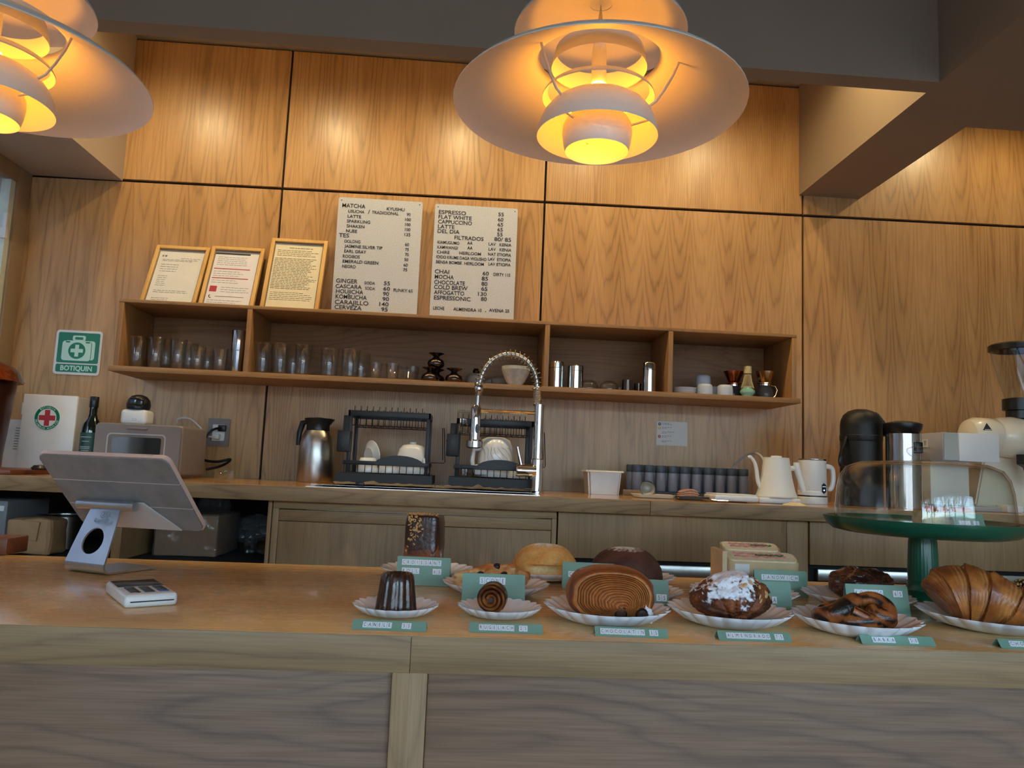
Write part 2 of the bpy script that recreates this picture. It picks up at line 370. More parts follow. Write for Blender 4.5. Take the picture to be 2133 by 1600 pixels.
# glazed street front behind the camera
bm = new(); box(bm, WL-.1, RX+.1, FY-.1, FY, 2.3, CEIL); box(bm, WL-.1, -1.70, FY-.1, FY, 0, 2.3); box(bm, 3.7, RX+.1, FY-.1, FY, 0, 2.3)
struct('wall_front', bm, M['paint'], 'street wall behind the camera')
w2 = tag(thing('window_2', 'tall shop window behind the camera', None, (0, FY-.05, 0)), None, None, None, 'structure')
bm = new()
for x in (-1.68, -.35, 1.0, 2.35, 3.68): box(bm, x-.03, x+.03, -.04, .04, 0, 2.3)
box(bm, -1.7, 3.7, -.04, .04, 0, .05); box(bm, -1.7, 3.7, -.04, .04, 2.25, 2.3)
part(w2, 'window_frame', bm, M['blkmat'])
for a in range(4):
    x = -1.65+a*1.35; part(w2, 'pane', box(new(), x, x+1.29, -.004, .004, .05, 2.25), M['pane'])
# the street outside
struct('trim_4', box(new(), -40, 40, -40, FY-.1, -.2, -.1), M['road'], 'pavement of the street outside')
struct('trim_5', box(new(), -3.6, -3.4, -2.4, 6, -.2, 9), M['blocker'], 'neighbouring wall outside the left window')  # added wall: darkens the left pane and cuts daylight from that side
struct('trim_6', box(new(), -25, 25, -26, -25, -.2, 4.5), M['facade'], 'row of buildings across the street')
for i, (x, y, h) in enumerate(((-2.2, -7, 5), (.2, -9, 6), (2.0, -6.5, 5.4), (4.4, -8, 6), (-4.6, -10, 6.5))):
    t = thing('street_tree', 'leafy street tree outside the shop window, %s' % ('nearest the left edge', 'behind the middle pane', 'closest to the glass', 'nearest the right wall', 'farthest away')[i], 'tree', (x, y, -.1), group='street trees outside')
    tube(bm := new(), [(0, 0, 0), (.05, 0, h*.4), (.0, .05, h*.75)], [.12, .1, .06], 8); part(t, 'trunk', bm, M['bark'])
    bm = new()
    for k in range(300):
        d = Vector((random.gauss(0, 1), random.gauss(0, 1), random.gauss(0, .8))); d = d.normalized()*random.random()**.4*1.5
        c = Vector((0, 0, h*.72))+d; u_ = Vector((random.gauss(0, 1), random.gauss(0, 1), random.gauss(0, 1))).normalized(); w_ = u_.orthogonal()
        s = .13; bm.faces.new([bm.verts.new(c+u_*s), bm.verts.new(c+w_*s*.6), bm.verts.new(c-u_*s), bm.verts.new(c-w_*s*.6)])
    part(t, 'foliage', bm, M['leaf'], 0, kind='stuff')
# ---------------------------------------------------------------- ceiling downlights in the recess above the shelf
def downlight(x, y, label, z=CEIL):
    t = thing('ceiling_downlight', label, 'ceiling light', (x, y, z), group='recessed ceiling downlights')
    lathe(bm := new(), [(.045, 0), (.045, -.006), (.032, -.006), (.030, -.001)], 24); part(t, 'trim_ring', bm, M['white'])
    lathe(bm := new(), [(0, -.002), (.03, -.002)], 24); part(t, 'lens', bm, mat('downlight_lens', (255, 230, 190), .5, var=0, emit=14, ecol=(1, .72, .38)))
    l = bpy.data.lights.new('downlight_lamp', 'SPOT'); l.energy = SPOT_POWER; l.color = WARM; l.spot_size = math.radians(168); l.spot_blend = .5; l.shadow_soft_size = .03
    o = link('downlight_lamp', l, t, (0, 0, -.012))
for i, x in enumerate((-1.32, -.704, -.09, .53, 1.14)):
    downlight(x, 2.28, 'small round downlight recessed above the wall shelf, %s from the left' % ('first', 'second', 'third', 'fourth', 'fifth')[i])
downlight(2.2, 2.47, 'small round downlight recessed above the coffee grinder')
# ---------------------------------------------------------------- pendants
def pendant(x, y, z, label, rz):
    t = thing('pendant_lamp', label, 'pendant lamp', (x, y, z), rz, 'white tiered pendant lamps')
    def shell(name, prof, th=.0016, seg=64, m='lampw'):
        bm = new(); inner = [(max(r-th*.3, 0), zz-th) for r, zz in prof]
        lathe(bm, prof+inner[::-1]+[prof[0]], seg); part(t, name, bm, M[m], .9)
    shell('main_shade', [(.250, 0), (.243, .008), (.225, .020), (.195, .036), (.160, .052), (.130, .066), (.112, .078), (.105, .09)])
    shell('top_shade', [(.150, .132), (.146, .140), (.125, .154), (.09, .168), (.05, .178), (.02, .19)])
    shell('upper_ring', [(.083, .070), (.080, .086), (.076, .102)])
    shell('middle_ring', [(.097, .016), (.094, .022), (.088, .027)])
    shell('lower_bowl', [(.104, -.054), (.101, -.036), (.094, -.018), (.083, -.003), (.070, .006), (.064, .009)])
    shell('inner_cup', [(.0545, -.080), (.058, -.066), (.060, -.050), (.059, -.036), (.054, -.026)])
    for k in range(3):
        a = math.radians(-23+120*k); c, s = math.cos(a), math.sin(a)
        tube(bm := new(), [((.137)*c, .137*s, .062), (.128*c, .128*s, .04), (.114*c, .114*s, .016), (.1*c, .1*s, -.003), (.088*c, .088*s, -.01)], .0022, 6)
        part(t, 'strut', bm, M['lampw'])
        tube(bm := new(), [(.099*c, .099*s, -.032), (.057*c, .057*s, -.04)], .0022, 6); part(t, 'bracket', bm, M['lampw'])
    lathe(bm := new(), [(0, .19), (.02, .19), (.018, .215), (.006, .225), (.003, CEIL-z-.03), (.05, CEIL-z-.028), (.05, CEIL-z), (0, CEIL-z)], 24); part(t, 'cord', bm, M['white'])
    lathe(bm := new(), [(0, .000), (.014, .004), (.022, .014), (.024, .024), (.018, .036), (.012, .042), (0, .042)], 24); part(t, 'bulb', bm, M['bulb'])
    lathe(bm := new(), [(.013, .0425), (.013, .10), (0, .19)], 20); part(t, 'socket', bm, M['lampw'])
pendant(.2039, 1.2398, ZC+.628, 'white tiered metal pendant lamp glowing over the middle of the counter', 0)
pendant(-.812, 1.2398, ZC+.614, 'white tiered metal pendant lamp cut off by the left edge of the photo', .3)
# ---------------------------------------------------------------- front counter
fc = thing('service_counter', 'long oak service counter in front with pastries on it', 'counter', (.2, 1.036, 0))
def fpart(name, b, m, bev=.0012): part(fc, name, box(new(), b[0]-.2, b[1]-.2, b[2]-1.036, b[3]-1.036, b[4], b[5], bev), M[m])
fpart('countertop', (-1.75, 2.3, 1.0364, 1.696, .8975, ZF), 'top', .0002)
xs = XU(855, 1.034, .875)
fpart('edge_board', (-1.75, xs-.0004, 1.034, 1.0362, .853, .9001), 'edge', .0004); fpart('edge_board', (xs+.0004, 2.3, 1.034, 1.0362, .853, .9001), 'edge', .0004)
fpart('front_panel', (-1.75, -.0790, 1.047, 1.062, .02, .8525), 'front'); fpart('front_panel', (-.0320, 2.3, 1.047, 1.062, .02, .8525), 'front')
fpart('post', (-.0787, -.0323, 1.038, 1.062, .02, .8525), 'post')
bm = new(); box(bm, -1.94, 2.1, .03, .655, .8, .8973); box(bm, -1.94, 2.1, .0024, .0299, .8535, .8973); box(bm, -1.94, 2.1, .03, .6, .02, .8); part(fc, 'carcass', bm, M['edge'])
# ---------------------------------------------------------------- rear worktop, sink and cabinets
RYF = 2.25; RB = 1.005
wt = thing('rear_worktop', 'long oak worktop along the back wall', 'worktop', (.2, RYF, 0))
sx0, sx1 = XU(655, 2.4, ZR), XU(1113, 2.4, ZR)
bm = new()
for x0, x1, y0, y1 in ((WL+.002, sx0, RYF+.02, 2.998), (sx1, RX, RYF+.02, 2.998), (sx0, sx1, RYF+.02, 2.315), (sx0, sx1, 2.515, 2.998)): box(bm, x0-.2, x1-.2, y0-RYF, y1-RYF, RB, ZR)
part(wt, 'worktop_board', bm, M['rtop'])
xe = XU(1355, RYF, 1.02)
for a, b in ((WL+.002, xe-.0006), (xe+.0006, RX)): part(wt, 'edge_board', box(new(), a-.2, b-.2, 0, .0198, RB, ZR, .001), M['redge'])
sk = thing('sink', 'steel sink let into the rear worktop in front of the dish racks', 'sink', ((sx0+sx1)/2, 2.415, ZR))
h = (sx1-sx0)/2
bm = new(); frame(bm, -h-.008, h+.008, -.108, .108, .010, 0, .0015, Matrix.Rotation(math.radians(90), 4, 'X'))
part(sk, 'rim', bm, M['brushed'])
bm = new()
for b in ((-h, h, -.104, -.100, -.16, 0), (-h, h, .100, .104, -.16, 0), (-h, -h+.004, -.1, .1, -.16, 0), (h-.004, h, -.1, .1, -.16, 0), (-h, h, -.1, .1, -.164, -.16)): box(bm, *b)
part(sk, 'basin', bm, M['brushed'])
CF = 2.29
def cab(name, label, u0, u1, z0=0.): 
    x0, x1 = XU(u0, CF, .95), XU(u1, CF, .95); return thing(name, label, 'cabinet', ((x0+x1)/2, CF, 0)), (x1-x0)/2
# open niche on the left
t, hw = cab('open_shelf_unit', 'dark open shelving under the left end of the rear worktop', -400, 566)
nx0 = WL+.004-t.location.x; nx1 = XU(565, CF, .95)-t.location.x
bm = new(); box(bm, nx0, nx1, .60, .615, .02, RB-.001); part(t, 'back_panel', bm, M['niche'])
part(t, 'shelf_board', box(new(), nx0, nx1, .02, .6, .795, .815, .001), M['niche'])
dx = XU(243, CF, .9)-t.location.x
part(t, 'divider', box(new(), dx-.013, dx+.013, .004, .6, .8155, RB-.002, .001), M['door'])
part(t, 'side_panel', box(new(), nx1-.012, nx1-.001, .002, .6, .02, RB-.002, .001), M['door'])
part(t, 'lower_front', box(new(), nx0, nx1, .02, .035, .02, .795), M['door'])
# cabinet with two doors
t, hw = cab('base_cabinet', 'oak base cabinet with two doors below the sink', 566, 1160)
ox = t.location.x
part(t, 'body', box(new(), -hw+.001, hw-.001, .02, .68, .02, RB-.18), M['rail'])
part(t, 'top_rail', box(new(), -hw+.001, hw-.001, .004, .02, RB-.024, RB-.001, .001), M['rail'])
part(t, 'stile', box(new(), -hw+.001, XU(580, CF, .95)-ox, .002, .02, .02, RB-.024, .001), M['door'])
part(t, 'stile', box(new(), XU(1149, CF, .95)-ox, hw-.001, .002, .02, .02, RB-.024, .001), M['door'])
for a, b in ((581, 869), (871, 1148)):
    x0, x1 = XU(a, CF, .95)-ox, XU(b, CF, .95)-ox
    d = part(t, 'door', box(new(), x0, x1, 0, .018, .03, RB-.060, .0015), M['door'])
    part(d, 'finger_rail', box(new(), x0, x1, -.003, .018, RB-.0585, RB-.026, .0015), M['rail'])
# fridge units
for nm, lb, a, b, zb in (('drawer_unit', 'oak-fronted fridge drawer unit below the bean tubes, black gap beneath', 1161, 1640, .868), ('drawer_unit', 'oak-fronted fridge drawer unit behind the green cake stand', 1686, 2500, .872)):
    t, hw = cab(nm, lb, a, b)
    part(t, 'front_panel', box(new(), -hw+.002, hw-.002, 0, .02, zb, RB-.002, .0012), M['door'])
    part(t, 'fridge_body', box(new(), -hw+.002, hw-.002, .06, .68, .02, RB-.19), M['blkmat'])
    part(t, 'recess', box(new(), -hw+.002, hw-.002, .03, .06, .5, zb+.02), M['dark'])
    part(t, 'steel_drawer', box(new(), -hw+.03, hw-.03, .008, .03, zb-.05, zb-.012, .004), M['brushed'])
    part(t, 'lower_drawer', box(new(), -hw+.03, hw-.03, .008, .03, .4, zb-.07, .004), M['brushed'])
x0, x1 = XU(1641, CF, .95), XU(1685, CF, .95)
solo('cabinet_post', box(new(), -(x1-x0)/2, (x1-x0)/2, 0, .6, .02, RB-.002, .0012), M['door'], 'narrow oak upright between the two fridge drawer units', 'post', ((x0+x1)/2, CF+.006, 0))
# ---------------------------------------------------------------- wall shelf
S0, S1, SY = -1.2372, 1.2208, 2.7192
sh = thing('wall_shelf', 'long oak wall shelf with four open compartments', 'shelf', (0, 3.0, 1.4072))
def sp(name, b, m): return part(sh, name, box(new(), b[0], b[1], b[2]-3, b[3]-3, b[4]-1.4072, b[5]-1.4072, .001), M[m])
sp('bottom_board', (S0-.012, S1+.012, SY-.008, 2.999, 1.4072, ZSB), 'shelf')
sp('top_board', (S0, S1, SY, 2.999, 1.654, ZST), 'shelf')
DX = [S0+.009, XU(516, SY, 1.54), XU(1139, SY, 1.54), XU(1397, SY, 1.54), S1-.009]
for i, x in enumerate(DX): sp('side_panel' if i in (0, 4) else 'divider', (x-.0088, x+.0088, SY+.001, 2.99, ZSB+.0002, 1.6538), 'shelfv')
for a, b in zip(DX, DX[1:]): sp('back_panel', (a+.009, b-.009, 2.985, 2.998, ZSB+.0002, 1.6538), 'shelfback')
# ================================================================ things on the wall and the shelf
def pz(u, v, Y): return A(u, v, Y)
def px(n, Y): return n*Y/1580.
ORD = ['leftmost', 'second from the left', 'third from the left', 'fourth from the left', 'fifth from the left', 'sixth from the left', 'seventh from the left', 'eighth from the left', 'ninth from the left', 'tenth from the left']
# ---- framed papers leaning on the wall
def picture(uTL, vTL, uTR, vTR, yb, label, style, yt=2.984):
    a, b = A(uTL, vTL, yt), A(uTR, vTR, yt); w = b.x-a.x; top = (a.z+b.z)/2
    h = math.hypot(top-ZST, yt-yb); lean = math.atan2(yt-yb, top-ZST)
    t = thing('picture_frame', label, 'picture frame', ((a.x+b.x)/2, yb, ZST+.001), group='framed papers on the shelf')
    L = Matrix.Rotation(-lean, 4, 'X')
    fw_ = .014
    for x0, x1, z0, z1 in ((-w/2, -w/2+fw_, 0, h), (w/2-fw_, w/2, 0, h), (-w/2+fw_, w/2-fw_, h-fw_, h), (-w/2+fw_, w/2-fw_, 0, fw_)):
        part(t, 'frame_rail', box(new(), x0, x1, -.010, .008, z0, z1, .0012, M=L), M['pine'])
    part(t, 'mat_board', box(new(), -w/2+.012, w/2-.012, -.001, .004, .012, h-.012, M=L), M['greyink'])
    p = part(t, 'paper', box(new(), -w/2+.018, w/2-.018, -.0025, -.001, .016, h-.026, M=L), mat('document_paper', {0: (222, 222, 216), 1: (226, 226, 232), 2: (224, 216, 188)}[style], .8, var=.03, vs=14))
    def bar(x0, x1, z0, z1, m, nm='print'):
        part(p, nm, box(new(), x0, x1, -.0031, -.0026, z0, z1, M=L), M[m])
    rnd = random.Random(style); iw = w-.036; x0 = -w/2+.018
    def rows(z, n, dz, th, a, b_, m='greyink'):
        bm = new()
        for k in range(n):
            xa = x0+iw*a; xb = x0+iw*(a+(b_-a)*rnd.uniform(.75, 1))
            while xa < xb:
                e = min(xb, xa+rnd.uniform(.006, .02)); box(bm, xa, e, -.0031, -.0026, z-k*dz, z-k*dz+th, M=L); xa = e+.003
        part(p, 'printed_lines', bm, M[m], 0)
    if style == 0:
        bar(x0+.012, x0+.018, h-.052, h-.044, 'greyink'); bar(x0+.022, x0+.03, h-.052, h-.044, 'greyink')
        rows(h-.058, 1, .01, .0015, .5, .95); rows(h-.066, 2, .006, .0018, .1, .92); rows(h-.09, 4, .011, .0018, .1, .5); rows(h-.145, 6, .009, .0015, .1, .32); rows(h-.215, 2, .008, .0018, .1, .9); rows(h-.25, 3, .008, .0015, .1, .5)
    if style == 1:
        bar(x0, x0+iw*.8, h-.034, h-.027, 'ink'); rows(h-.048, 5, .009, .0013, .08, .92, 'greyink')
        bar(x0+.006, x0+iw*.86, h-.104, h-.1005, 'redink', 'red_rule'); rows(h-.116, 3, .01, .0014, .05, .8)
        bar(x0+.006, x0+iw*.86, h-.148, h-.1445, 'redink', 'red_rule'); rows(h-.158, 2, .01, .0014, .05, .7)
        bar(x0+.008, x0+.034, h-.21, h-.184, 'redink', 'red_square'); rows(h-.19, 3, .01, .0013, .3, .95)
        tube(bm := new(), [(x0+.014, -.003, h-.226), (x0+.011, -.003, h-.232), (x0+.016, -.003, h-.239), (x0+.02, -.003, h-.237)], .0014, 5, M=L); part(p, 'phone_symbol', bm, M['ink'])
        bar(x0+.034, x0+iw*.85, h-.232, h-.2305, 'ink'); rows(h-.25, 2, .01, .0014, .05, .9)
    if style == 2:
        rows(h-.04, 1, .01, .002, .3, .8, 'ink'); rows(h-.052, 4, .008, .0014, .06, .94, 'ink'); rows(h-.09, 20, .0072, .0016, .03, .97, 'ink'); rows(h-.245, 5, .008, .0012, .05, .95, 'ink')
    return t
picture(329, 514, 440, 519, 2.865, 'pale wood frame with a plain typed letter, leftmost of three on the shelf', 0)
picture(444, 515, 553, 522, 2.862, 'pale wood frame with a paper crossed by two red lines', 1, 2.972)
picture(568, 499, 684, 505, 2.875, 'taller pale wood frame with a densely typed cream page', 2)
# ---- felt letter boards
def menu(uL, vL, uR, vR, label, lines, rx):
    Y = 2.965; a, b = A(uL, vL, Y), A(uR, vR, Y); top = (a.z+b.z)/2; w = b.x-a.x; cx_ = (a.x+b.x)/2
    t = thing('menu_board', label, 'menu board', (cx_, Y, ZST+.0005), group='felt menu boards on the shelf')
    prism(bm := new(), rrect(-w/2, w/2, 0, top-ZST, .008), 0, .01); part(t, 'felt_board', bm, M['felt'])
    for s in (-1, 1): prism(bm := new(), circ(.0022, 10, s*(w/2-.012), top-ZST-.012), -.001, 0); part(t, 'pin_hole', bm, M['ink'])
    for body, x0, y0, x1, hh in lines:
        u0, v0, u1 = 670+x0/4.96, 390+y0/4.96, 670+x1/4.96
        p0 = A(u0, v0, Y); wd = A(u1, v0+(u1-u0)*.045, Y).x-p0.x
        part(t, 'lettering', text_mesh(body, M['ink'], px(hh/4.96, Y)*.98, wd, .015 if hh < 38 else .012), M['ink'], loc=(p0.x-cx_, -.0012, p0.z-ZST))
L1 = [('MATCHA', 213, 207, 452, 44), ('KYUSHU', 672, 240, 857, 34), ('USUCHA', 275, 263, 442, 33), ('/', 478, 277, 500, 46), ('TRADICIONAL', 518, 275, 795, 33), ('90', 880, 298, 918, 32), ('LATTE', 268, 315, 408, 33), ('100', 862, 350, 922, 33),
 ('SPARKLING', 260, 365, 502, 33), ('100', 862, 402, 918, 33), ('SHAKEN', 258, 416, 442, 33), ('100', 860, 453, 916, 33), ('NUBE', 252, 466, 366, 33), ('135', 855, 505, 916, 33), ('TES', 178, 516, 283, 44), ('OOLONG', 233, 573, 400, 33), ('60', 862, 608, 902, 33),
 ('JASMINE SILVER TIP', 235, 624, 628, 33), ('75', 862, 660, 900, 33), ('EARL GRAY', 233, 675, 460, 33), ('75', 862, 712, 900, 33), ('ROOIBOS', 218, 728, 393, 33), ('50', 855, 765, 895, 33), ('EMERALD GREEN', 217, 780, 585, 33), ('60', 846, 820, 890, 33), ('NEGRO', 212, 832, 352, 33), ('75', 842, 870, 883, 33),
 ('GINGER', 150, 985, 370, 44), ('SODA', 442, 1004, 552, 31), ('55', 643, 1012, 706, 40), ('CASCARA', 143, 1040, 414, 42), ('SODA', 447, 1060, 552, 31), ('60', 637, 1068, 706, 40), ('FUNKY 65', 742, 1080, 940, 34), ('HOUJICHA', 148, 1094, 430, 44), ('90', 633, 1122, 695, 42), ('KOMBUCHA', 143, 1148, 466, 44), ('90', 628, 1175, 695, 42),
 ('CARAJILLO', 136, 1205, 482, 44), ('140', 595, 1228, 690, 42), ('CERVEZA', 133, 1258, 413, 44), ('95', 615, 1282, 682, 42)]
L2 = [('ESPRESSO', 1210, 275, 1492, 42), ('FLAT WHITE', 1207, 324, 1550, 42), ('CAPPUCCINO', 1203, 374, 1552, 42), ('LATTE', 1201, 424, 1372, 42), ('DEL DIA', 1198, 472, 1424, 42), ('55', 1825, 300, 1882, 40), ('60', 1820, 354, 1877, 40), ('65', 1818, 405, 1874, 40), ('65', 1815, 457, 1870, 40), ('55', 1813, 507, 1870, 40),
 ('FILTRADOS', 1372, 540, 1672, 42), ('80/ 85', 1783, 556, 1957, 42), ('KIAMUGUMO', 1197, 583, 1422, 33), ('AA', 1503, 592, 1560, 33), ('LAV   KENIA', 1725, 603, 1960, 33), ('KAMWANGI', 1195, 634, 1405, 33), ('AA', 1503, 643, 1560, 33), ('LAV   KENIA', 1725, 655, 1960, 33), ('CHIRE', 1190, 684, 1322, 33), ('HEIRLOOM', 1422, 696, 1645, 33), ('NAT ETIOPIA', 1720, 707, 1957, 33),
 ('IDIDO KRUME DAGA WOLISHO', 1185, 734, 1703, 33), ('LAV  ETIOPIA', 1720, 758, 1955, 33), ('BENSA BOMBE  HEIRLOOM', 1182, 786, 1675, 33), ('LAV ETIOPIA', 1723, 809, 1952, 33), ('CHAI', 1168, 890, 1317, 44), ('60', 1663, 911, 1726, 42), ('DIRTY 115', 1775, 918, 1948, 35), ('MOCHA', 1168, 944, 1365, 44), ('85', 1652, 964, 1718, 42), ('CHOCOLATE', 1163, 1000, 1480, 44), ('80', 1650, 1018, 1712, 42),
 ('COLD BREW', 1160, 1050, 1507, 44), ('65', 1648, 1069, 1712, 42), ('AFFOGATTO', 1160, 1105, 1472, 44), ('130', 1615, 1123, 1703, 42), ('ESPRESSONIC', 1160, 1160, 1537, 44), ('80', 1645, 1175, 1705, 42), ('LECHE', 1152, 1264, 1268, 34), ('ALMENDRA 10', 1360, 1275, 1653, 34), (',', 1688, 1288, 1700, 34), ('AVENA 25', 1728, 1287, 1938, 34)]
menu(706, 411, 881, 421, 'grey felt menu board headed MATCHA on the shelf', L1, 0)
menu(907, 424, 1079, 436, 'grey felt menu board headed ESPRESSO on the shelf', L2, 0)
# ---- first aid wall sign
a, b, c_ = A(122, 685, 2.998), A(218, 691, 2.998), A(113, 777, 2.998)
w, h = b.x-a.x, a.z-c_.z
t = thing('first_aid_sign', 'green and white BOTIQUIN first aid sign on the oak wall', 'sign', ((a.x+b.x)/2-.004, 2.9985, c_.z-.003))
def pl(poly, k, nm, m, par=None): prism(bm := new(), poly, -.002-k*.0006, -.0014-k*.0006); return part(par or t, nm, bm, M[m])
prism(bm := new(), rrect(-w/2, w/2, 0, h, .012), -.002, 0); part(t, 'plate', bm, M['white'])
m_ = .009
pl(rrect(-w/2+m_, w/2-m_, .045, h-m_, .006), 1, 'green_field', 'signgreen'); pl(rrect(-w/2+m_, w/2-m_, .009, .040, .006), 1, 'caption_field', 'signgreen')
pl(rrect(-.052, .062, .058, .132, .010), 2, 'case_side', 'mint'); pl(rrect(-.0585, .050, .054, .130, .010), 2.6, 'case_gap', 'signgreen'); pl(rrect(-.060, .048, .054, .130, .010), 3.2, 'case_front', 'mint')
pl(rrect(-.024, .024, .132, .152, .006), 2, 'case_handle', 'mint'); pl(rrect(-.015, .015, .136, .146, .003), 3, 'handle_gap', 'signgreen')
for x in (-.04, .034): pl(rrect(x-.008, x+.008, .123, .129, .002), 4, 'clasp', 'signgreen')
pl(circ(.032, 32, -.004, .093), 4, 'disc', 'signgreen')
pl([(-.011, .070), (.003, .070), (.003, .086), (.019, .086), (.019, .1), (.003, .1), (.003, .116), (-.011, .116), (-.011, .1), (-.027, .1), (-.027, .086), (-.011, .086)], 5, 'cross', 'mint')
part(t, 'lettering', text_mesh('BOTIQUIN', M['mint'], .0185, .118, .03), M['mint'], loc=(-.059, -.0035, .0155))
# ---- small note on the wall
a = A(1368, 877, 2.998); b = A(1432, 880, 2.998); c_ = A(1368, 927, 2.998); w, h = b.x-a.x, a.z-c_.z
t = thing('wall_note', 'small white note with coloured dots taped to the wall under the shelf', 'note', ((a.x+b.x)/2, 2.9985, c_.z))
prism(bm := new(), [(-w/2, 0), (w/2, 0), (w/2, h), (-w/2, h)], -.001, 0); part(t, 'paper', bm, M['paper'])
DOT = {'blue': (26, 36, 84), 'yellow': (222, 190, 60), 'red': (190, 36, 40)}
for k, (cn, f) in enumerate((('blue', .88), ('yellow', .71), ('red', .36))):
    prism(bm := new(), circ(.0058, 16, -w/2+.012, h*f), -.0016, -.001); d = part(t, 'dot', bm, mat(cn+'_dot', DOT[cn], .6, var=0))
    prism(bm := new(), circ(.0022, 12, -w/2+.012, h*f), -.0021, -.0016); part(d, 'dot_centre', bm, M['paper'])
bm = new()
for f, n in ((.91, 3), (.86, 4), (.74, 4), (.69, 2), (.55, 5), (.50, 2), (.38, 4), (.33, 2), (.18, 4), (.13, 2)):
    for k in range(n): box(bm, -w/2+.022+k*.0105, -w/2+.030+k*.0105, -.0014, -.001, h*f, h*f+.0016)
part(t, 'handwriting', bm, M['greyink'], 0)
# ---- power outlet with two plugs
c = A(456, 901, 2.998)
t = thing('wall_outlet', 'grey wall outlet plate with two plugs behind the toaster oven', 'outlet', (c.x, 2.9985, c.z-.054))
prism(bm := new(), rrect(-.041, .041, 0, .108, .004), -.006, 0); part(t, 'plate', bm, M['taupe'])
prism(bm := new(), rrect(-.022, .024, .022, .084, .003), -.009, -.006); part(t, 'socket', bm, M['white'])
def cord(name, label, pts, r, m, n=8):
    P = [Vector(p) for p in pts]; out = []
    for i in range(len(P)-1):
        p0, p1, p2, p3 = P[max(i-1, 0)], P[i], P[i+1], P[min(i+2, len(P)-1)]
        for k in range(n):
            s = k/n; out.append(.5*((2*p1)+(p2-p0)*s+(2*p0-5*p1+4*p2-p3)*s*s+(3*p1-p0-3*p2+p3)*s**3))
    out.append(P[-1]); o = P[0]
    tube(bm := new(), [q-o for q in out], r, 8); return bm, o
def cable(name, label, pts, r, m, plug=None):
    bm, o = cord(name, label, pts, r, m); t = thing(name, label, 'cable', o); part(t, 'cord', bm, M[m])
    if plug: part(t, 'plug', box(new(), *plug, .003), M[m])
cable('power_cable', 'thick black power cable drooping from the outlet to the toaster oven', [A(460, 892, 2.97), A(440, 898, 2.94), A(418, 930, 2.93), A(420, 955, 2.92), A(450, 962, 2.9), A(480, 957, 2.9), A(462, 970, 2.86), A(430, 978, 2.82)], .005, 'blk', (-.012, .016, 0, .018, -.012, .012))
cable('charger_cable', 'thin white cable curving from the outlet behind the toaster oven', [A(448, 909, 2.965), A(432, 908, 2.95), A(415, 888, 2.95), A(395, 872, 2.94), A(372, 872, 2.92), A(369, 882, 2.90)], .003, 'white', (-.012, .014, 0, .023, -.010, .010))
# ---------------------------------------------------------------- glassware on the shelf
def tumbler_mesh(r0, r1, h, th=.0022, seg=28, rib=0, foot=.006):
    bm = new()
    md = (lambda r, z, t: (r*(1+rib*math.cos(t*14)), z)) if rib else None
    lathe(bm, [(0, 0), (r0*.92, 0), (r0, .003), (r1, h-.001), (r1-th*.5, h), (r1-th, h-.001), (r0-th, foot+.002), (r0*.8, foot), (0, foot)], seg, mod=md)
    return mesh_of(bm, 'glass_body', M['glass'], .9)
def put_glass(u, Y, me, label, grp, z=ZSB, name='drinking_glass', cat='glass', inv=False, h=0):
    o = solo(name, me, None, label, cat, (XU(u, Y, z), Y, z+.0006+(h if inv else 0)), 0, grp)
    if inv: o.rotation_euler.x = math.pi
    return o
g1 = tumbler_mesh(.0235, .0295, .112); g2 = tumbler_mesh(.023, .028, .088); g3 = tumbler_mesh(.029, .0335, .105, rib=.025); g4 = tumbler_mesh(.020, .025, .062, rib=.02); g5 = tumbler_mesh(.0265, .031, .113); glow = tumbler_mesh(.024, .029, .036)
grp = 'clear drinking glasses in the left shelf compartment'
for i, (u, Y, me) in enumerate(((283, 2.765, g1), (322, 2.765, g1), (368, 2.765, g1), (343, 2.85, g1), (392, 2.84, g1), (409, 2.775, g2), (430, 2.84, g2), (456, 2.77, g2))):
    put_glass(u, Y, me, 'clear glass tumbler in the left shelf compartment, %s' % ORD[[0, 1, 3, 2, 4, 5, 6, 7][i]], grp)
grp = 'clear glasses in the wide shelf compartment'
for i, (u, Y, me) in enumerate(((546, 2.765, g5), (582, 2.765, g5), (608, 2.86, g5), (629, 2.77, g5), (684, 2.775, g3), (728, 2.77, g3), (750, 2.86, g3), (781, 2.775, g4), (816, 2.775, g4), (858, 2.83, g4))):
    put_glass(u, Y, me, 'clear glass in the wide shelf compartment, %s' % ORD[i], grp)
put_glass(846, 2.745, glow, 'very low clear glass bowl in front of the small glasses on the shelf', None)
def steel_cup(u, Y, prof, label, name, m='steel', cat='tumbler', parts=()):
    t = thing(name, label, cat, (XU(u, Y, ZSB), Y, ZSB+.0005)); lathe(bm := new(), prof, 32); part(t, 'body', bm, M[m], .5)
    for nm, pr, mm in parts: lathe(bm := new(), pr, 32); part(t, nm, bm, M[mm], .5)
    return t
steel_cup(492, 2.775, [(0, 0), (.0165, 0), (.0175, .003), (.0225, .075), (.0235, .08)], 'tall polished steel shaker beside the first shelf divider', 'steel_shaker', cat='shaker', parts=(('top_cup', [(.0235, .080), (.0242, .082), (.0252, .152), (.0245, .154), (0, .152)], 'steel'),))
def canister(u, label, h, r, Y=2.775):
    steel_cup(u, Y, [(0, 0), (r, 0), (r*1.0, h*.76), (r*.97, h*.765), (0, h*.765)], label, 'steel_canister', cat='canister', parts=(('lid', [(r*.985, h*.77), (r*1.01, h*.775), (r*1.01, h*.96), (r*.93, h), (0, h)], 'steel'),))
canister(1158, 'polished steel canister beside the divider, left of the pair', .098, .0275); canister(1198, 'polished steel canister, right of the pair', .088, .029)
canister(1351, 'tall polished steel canister at the right of its compartment', .112, .0265)
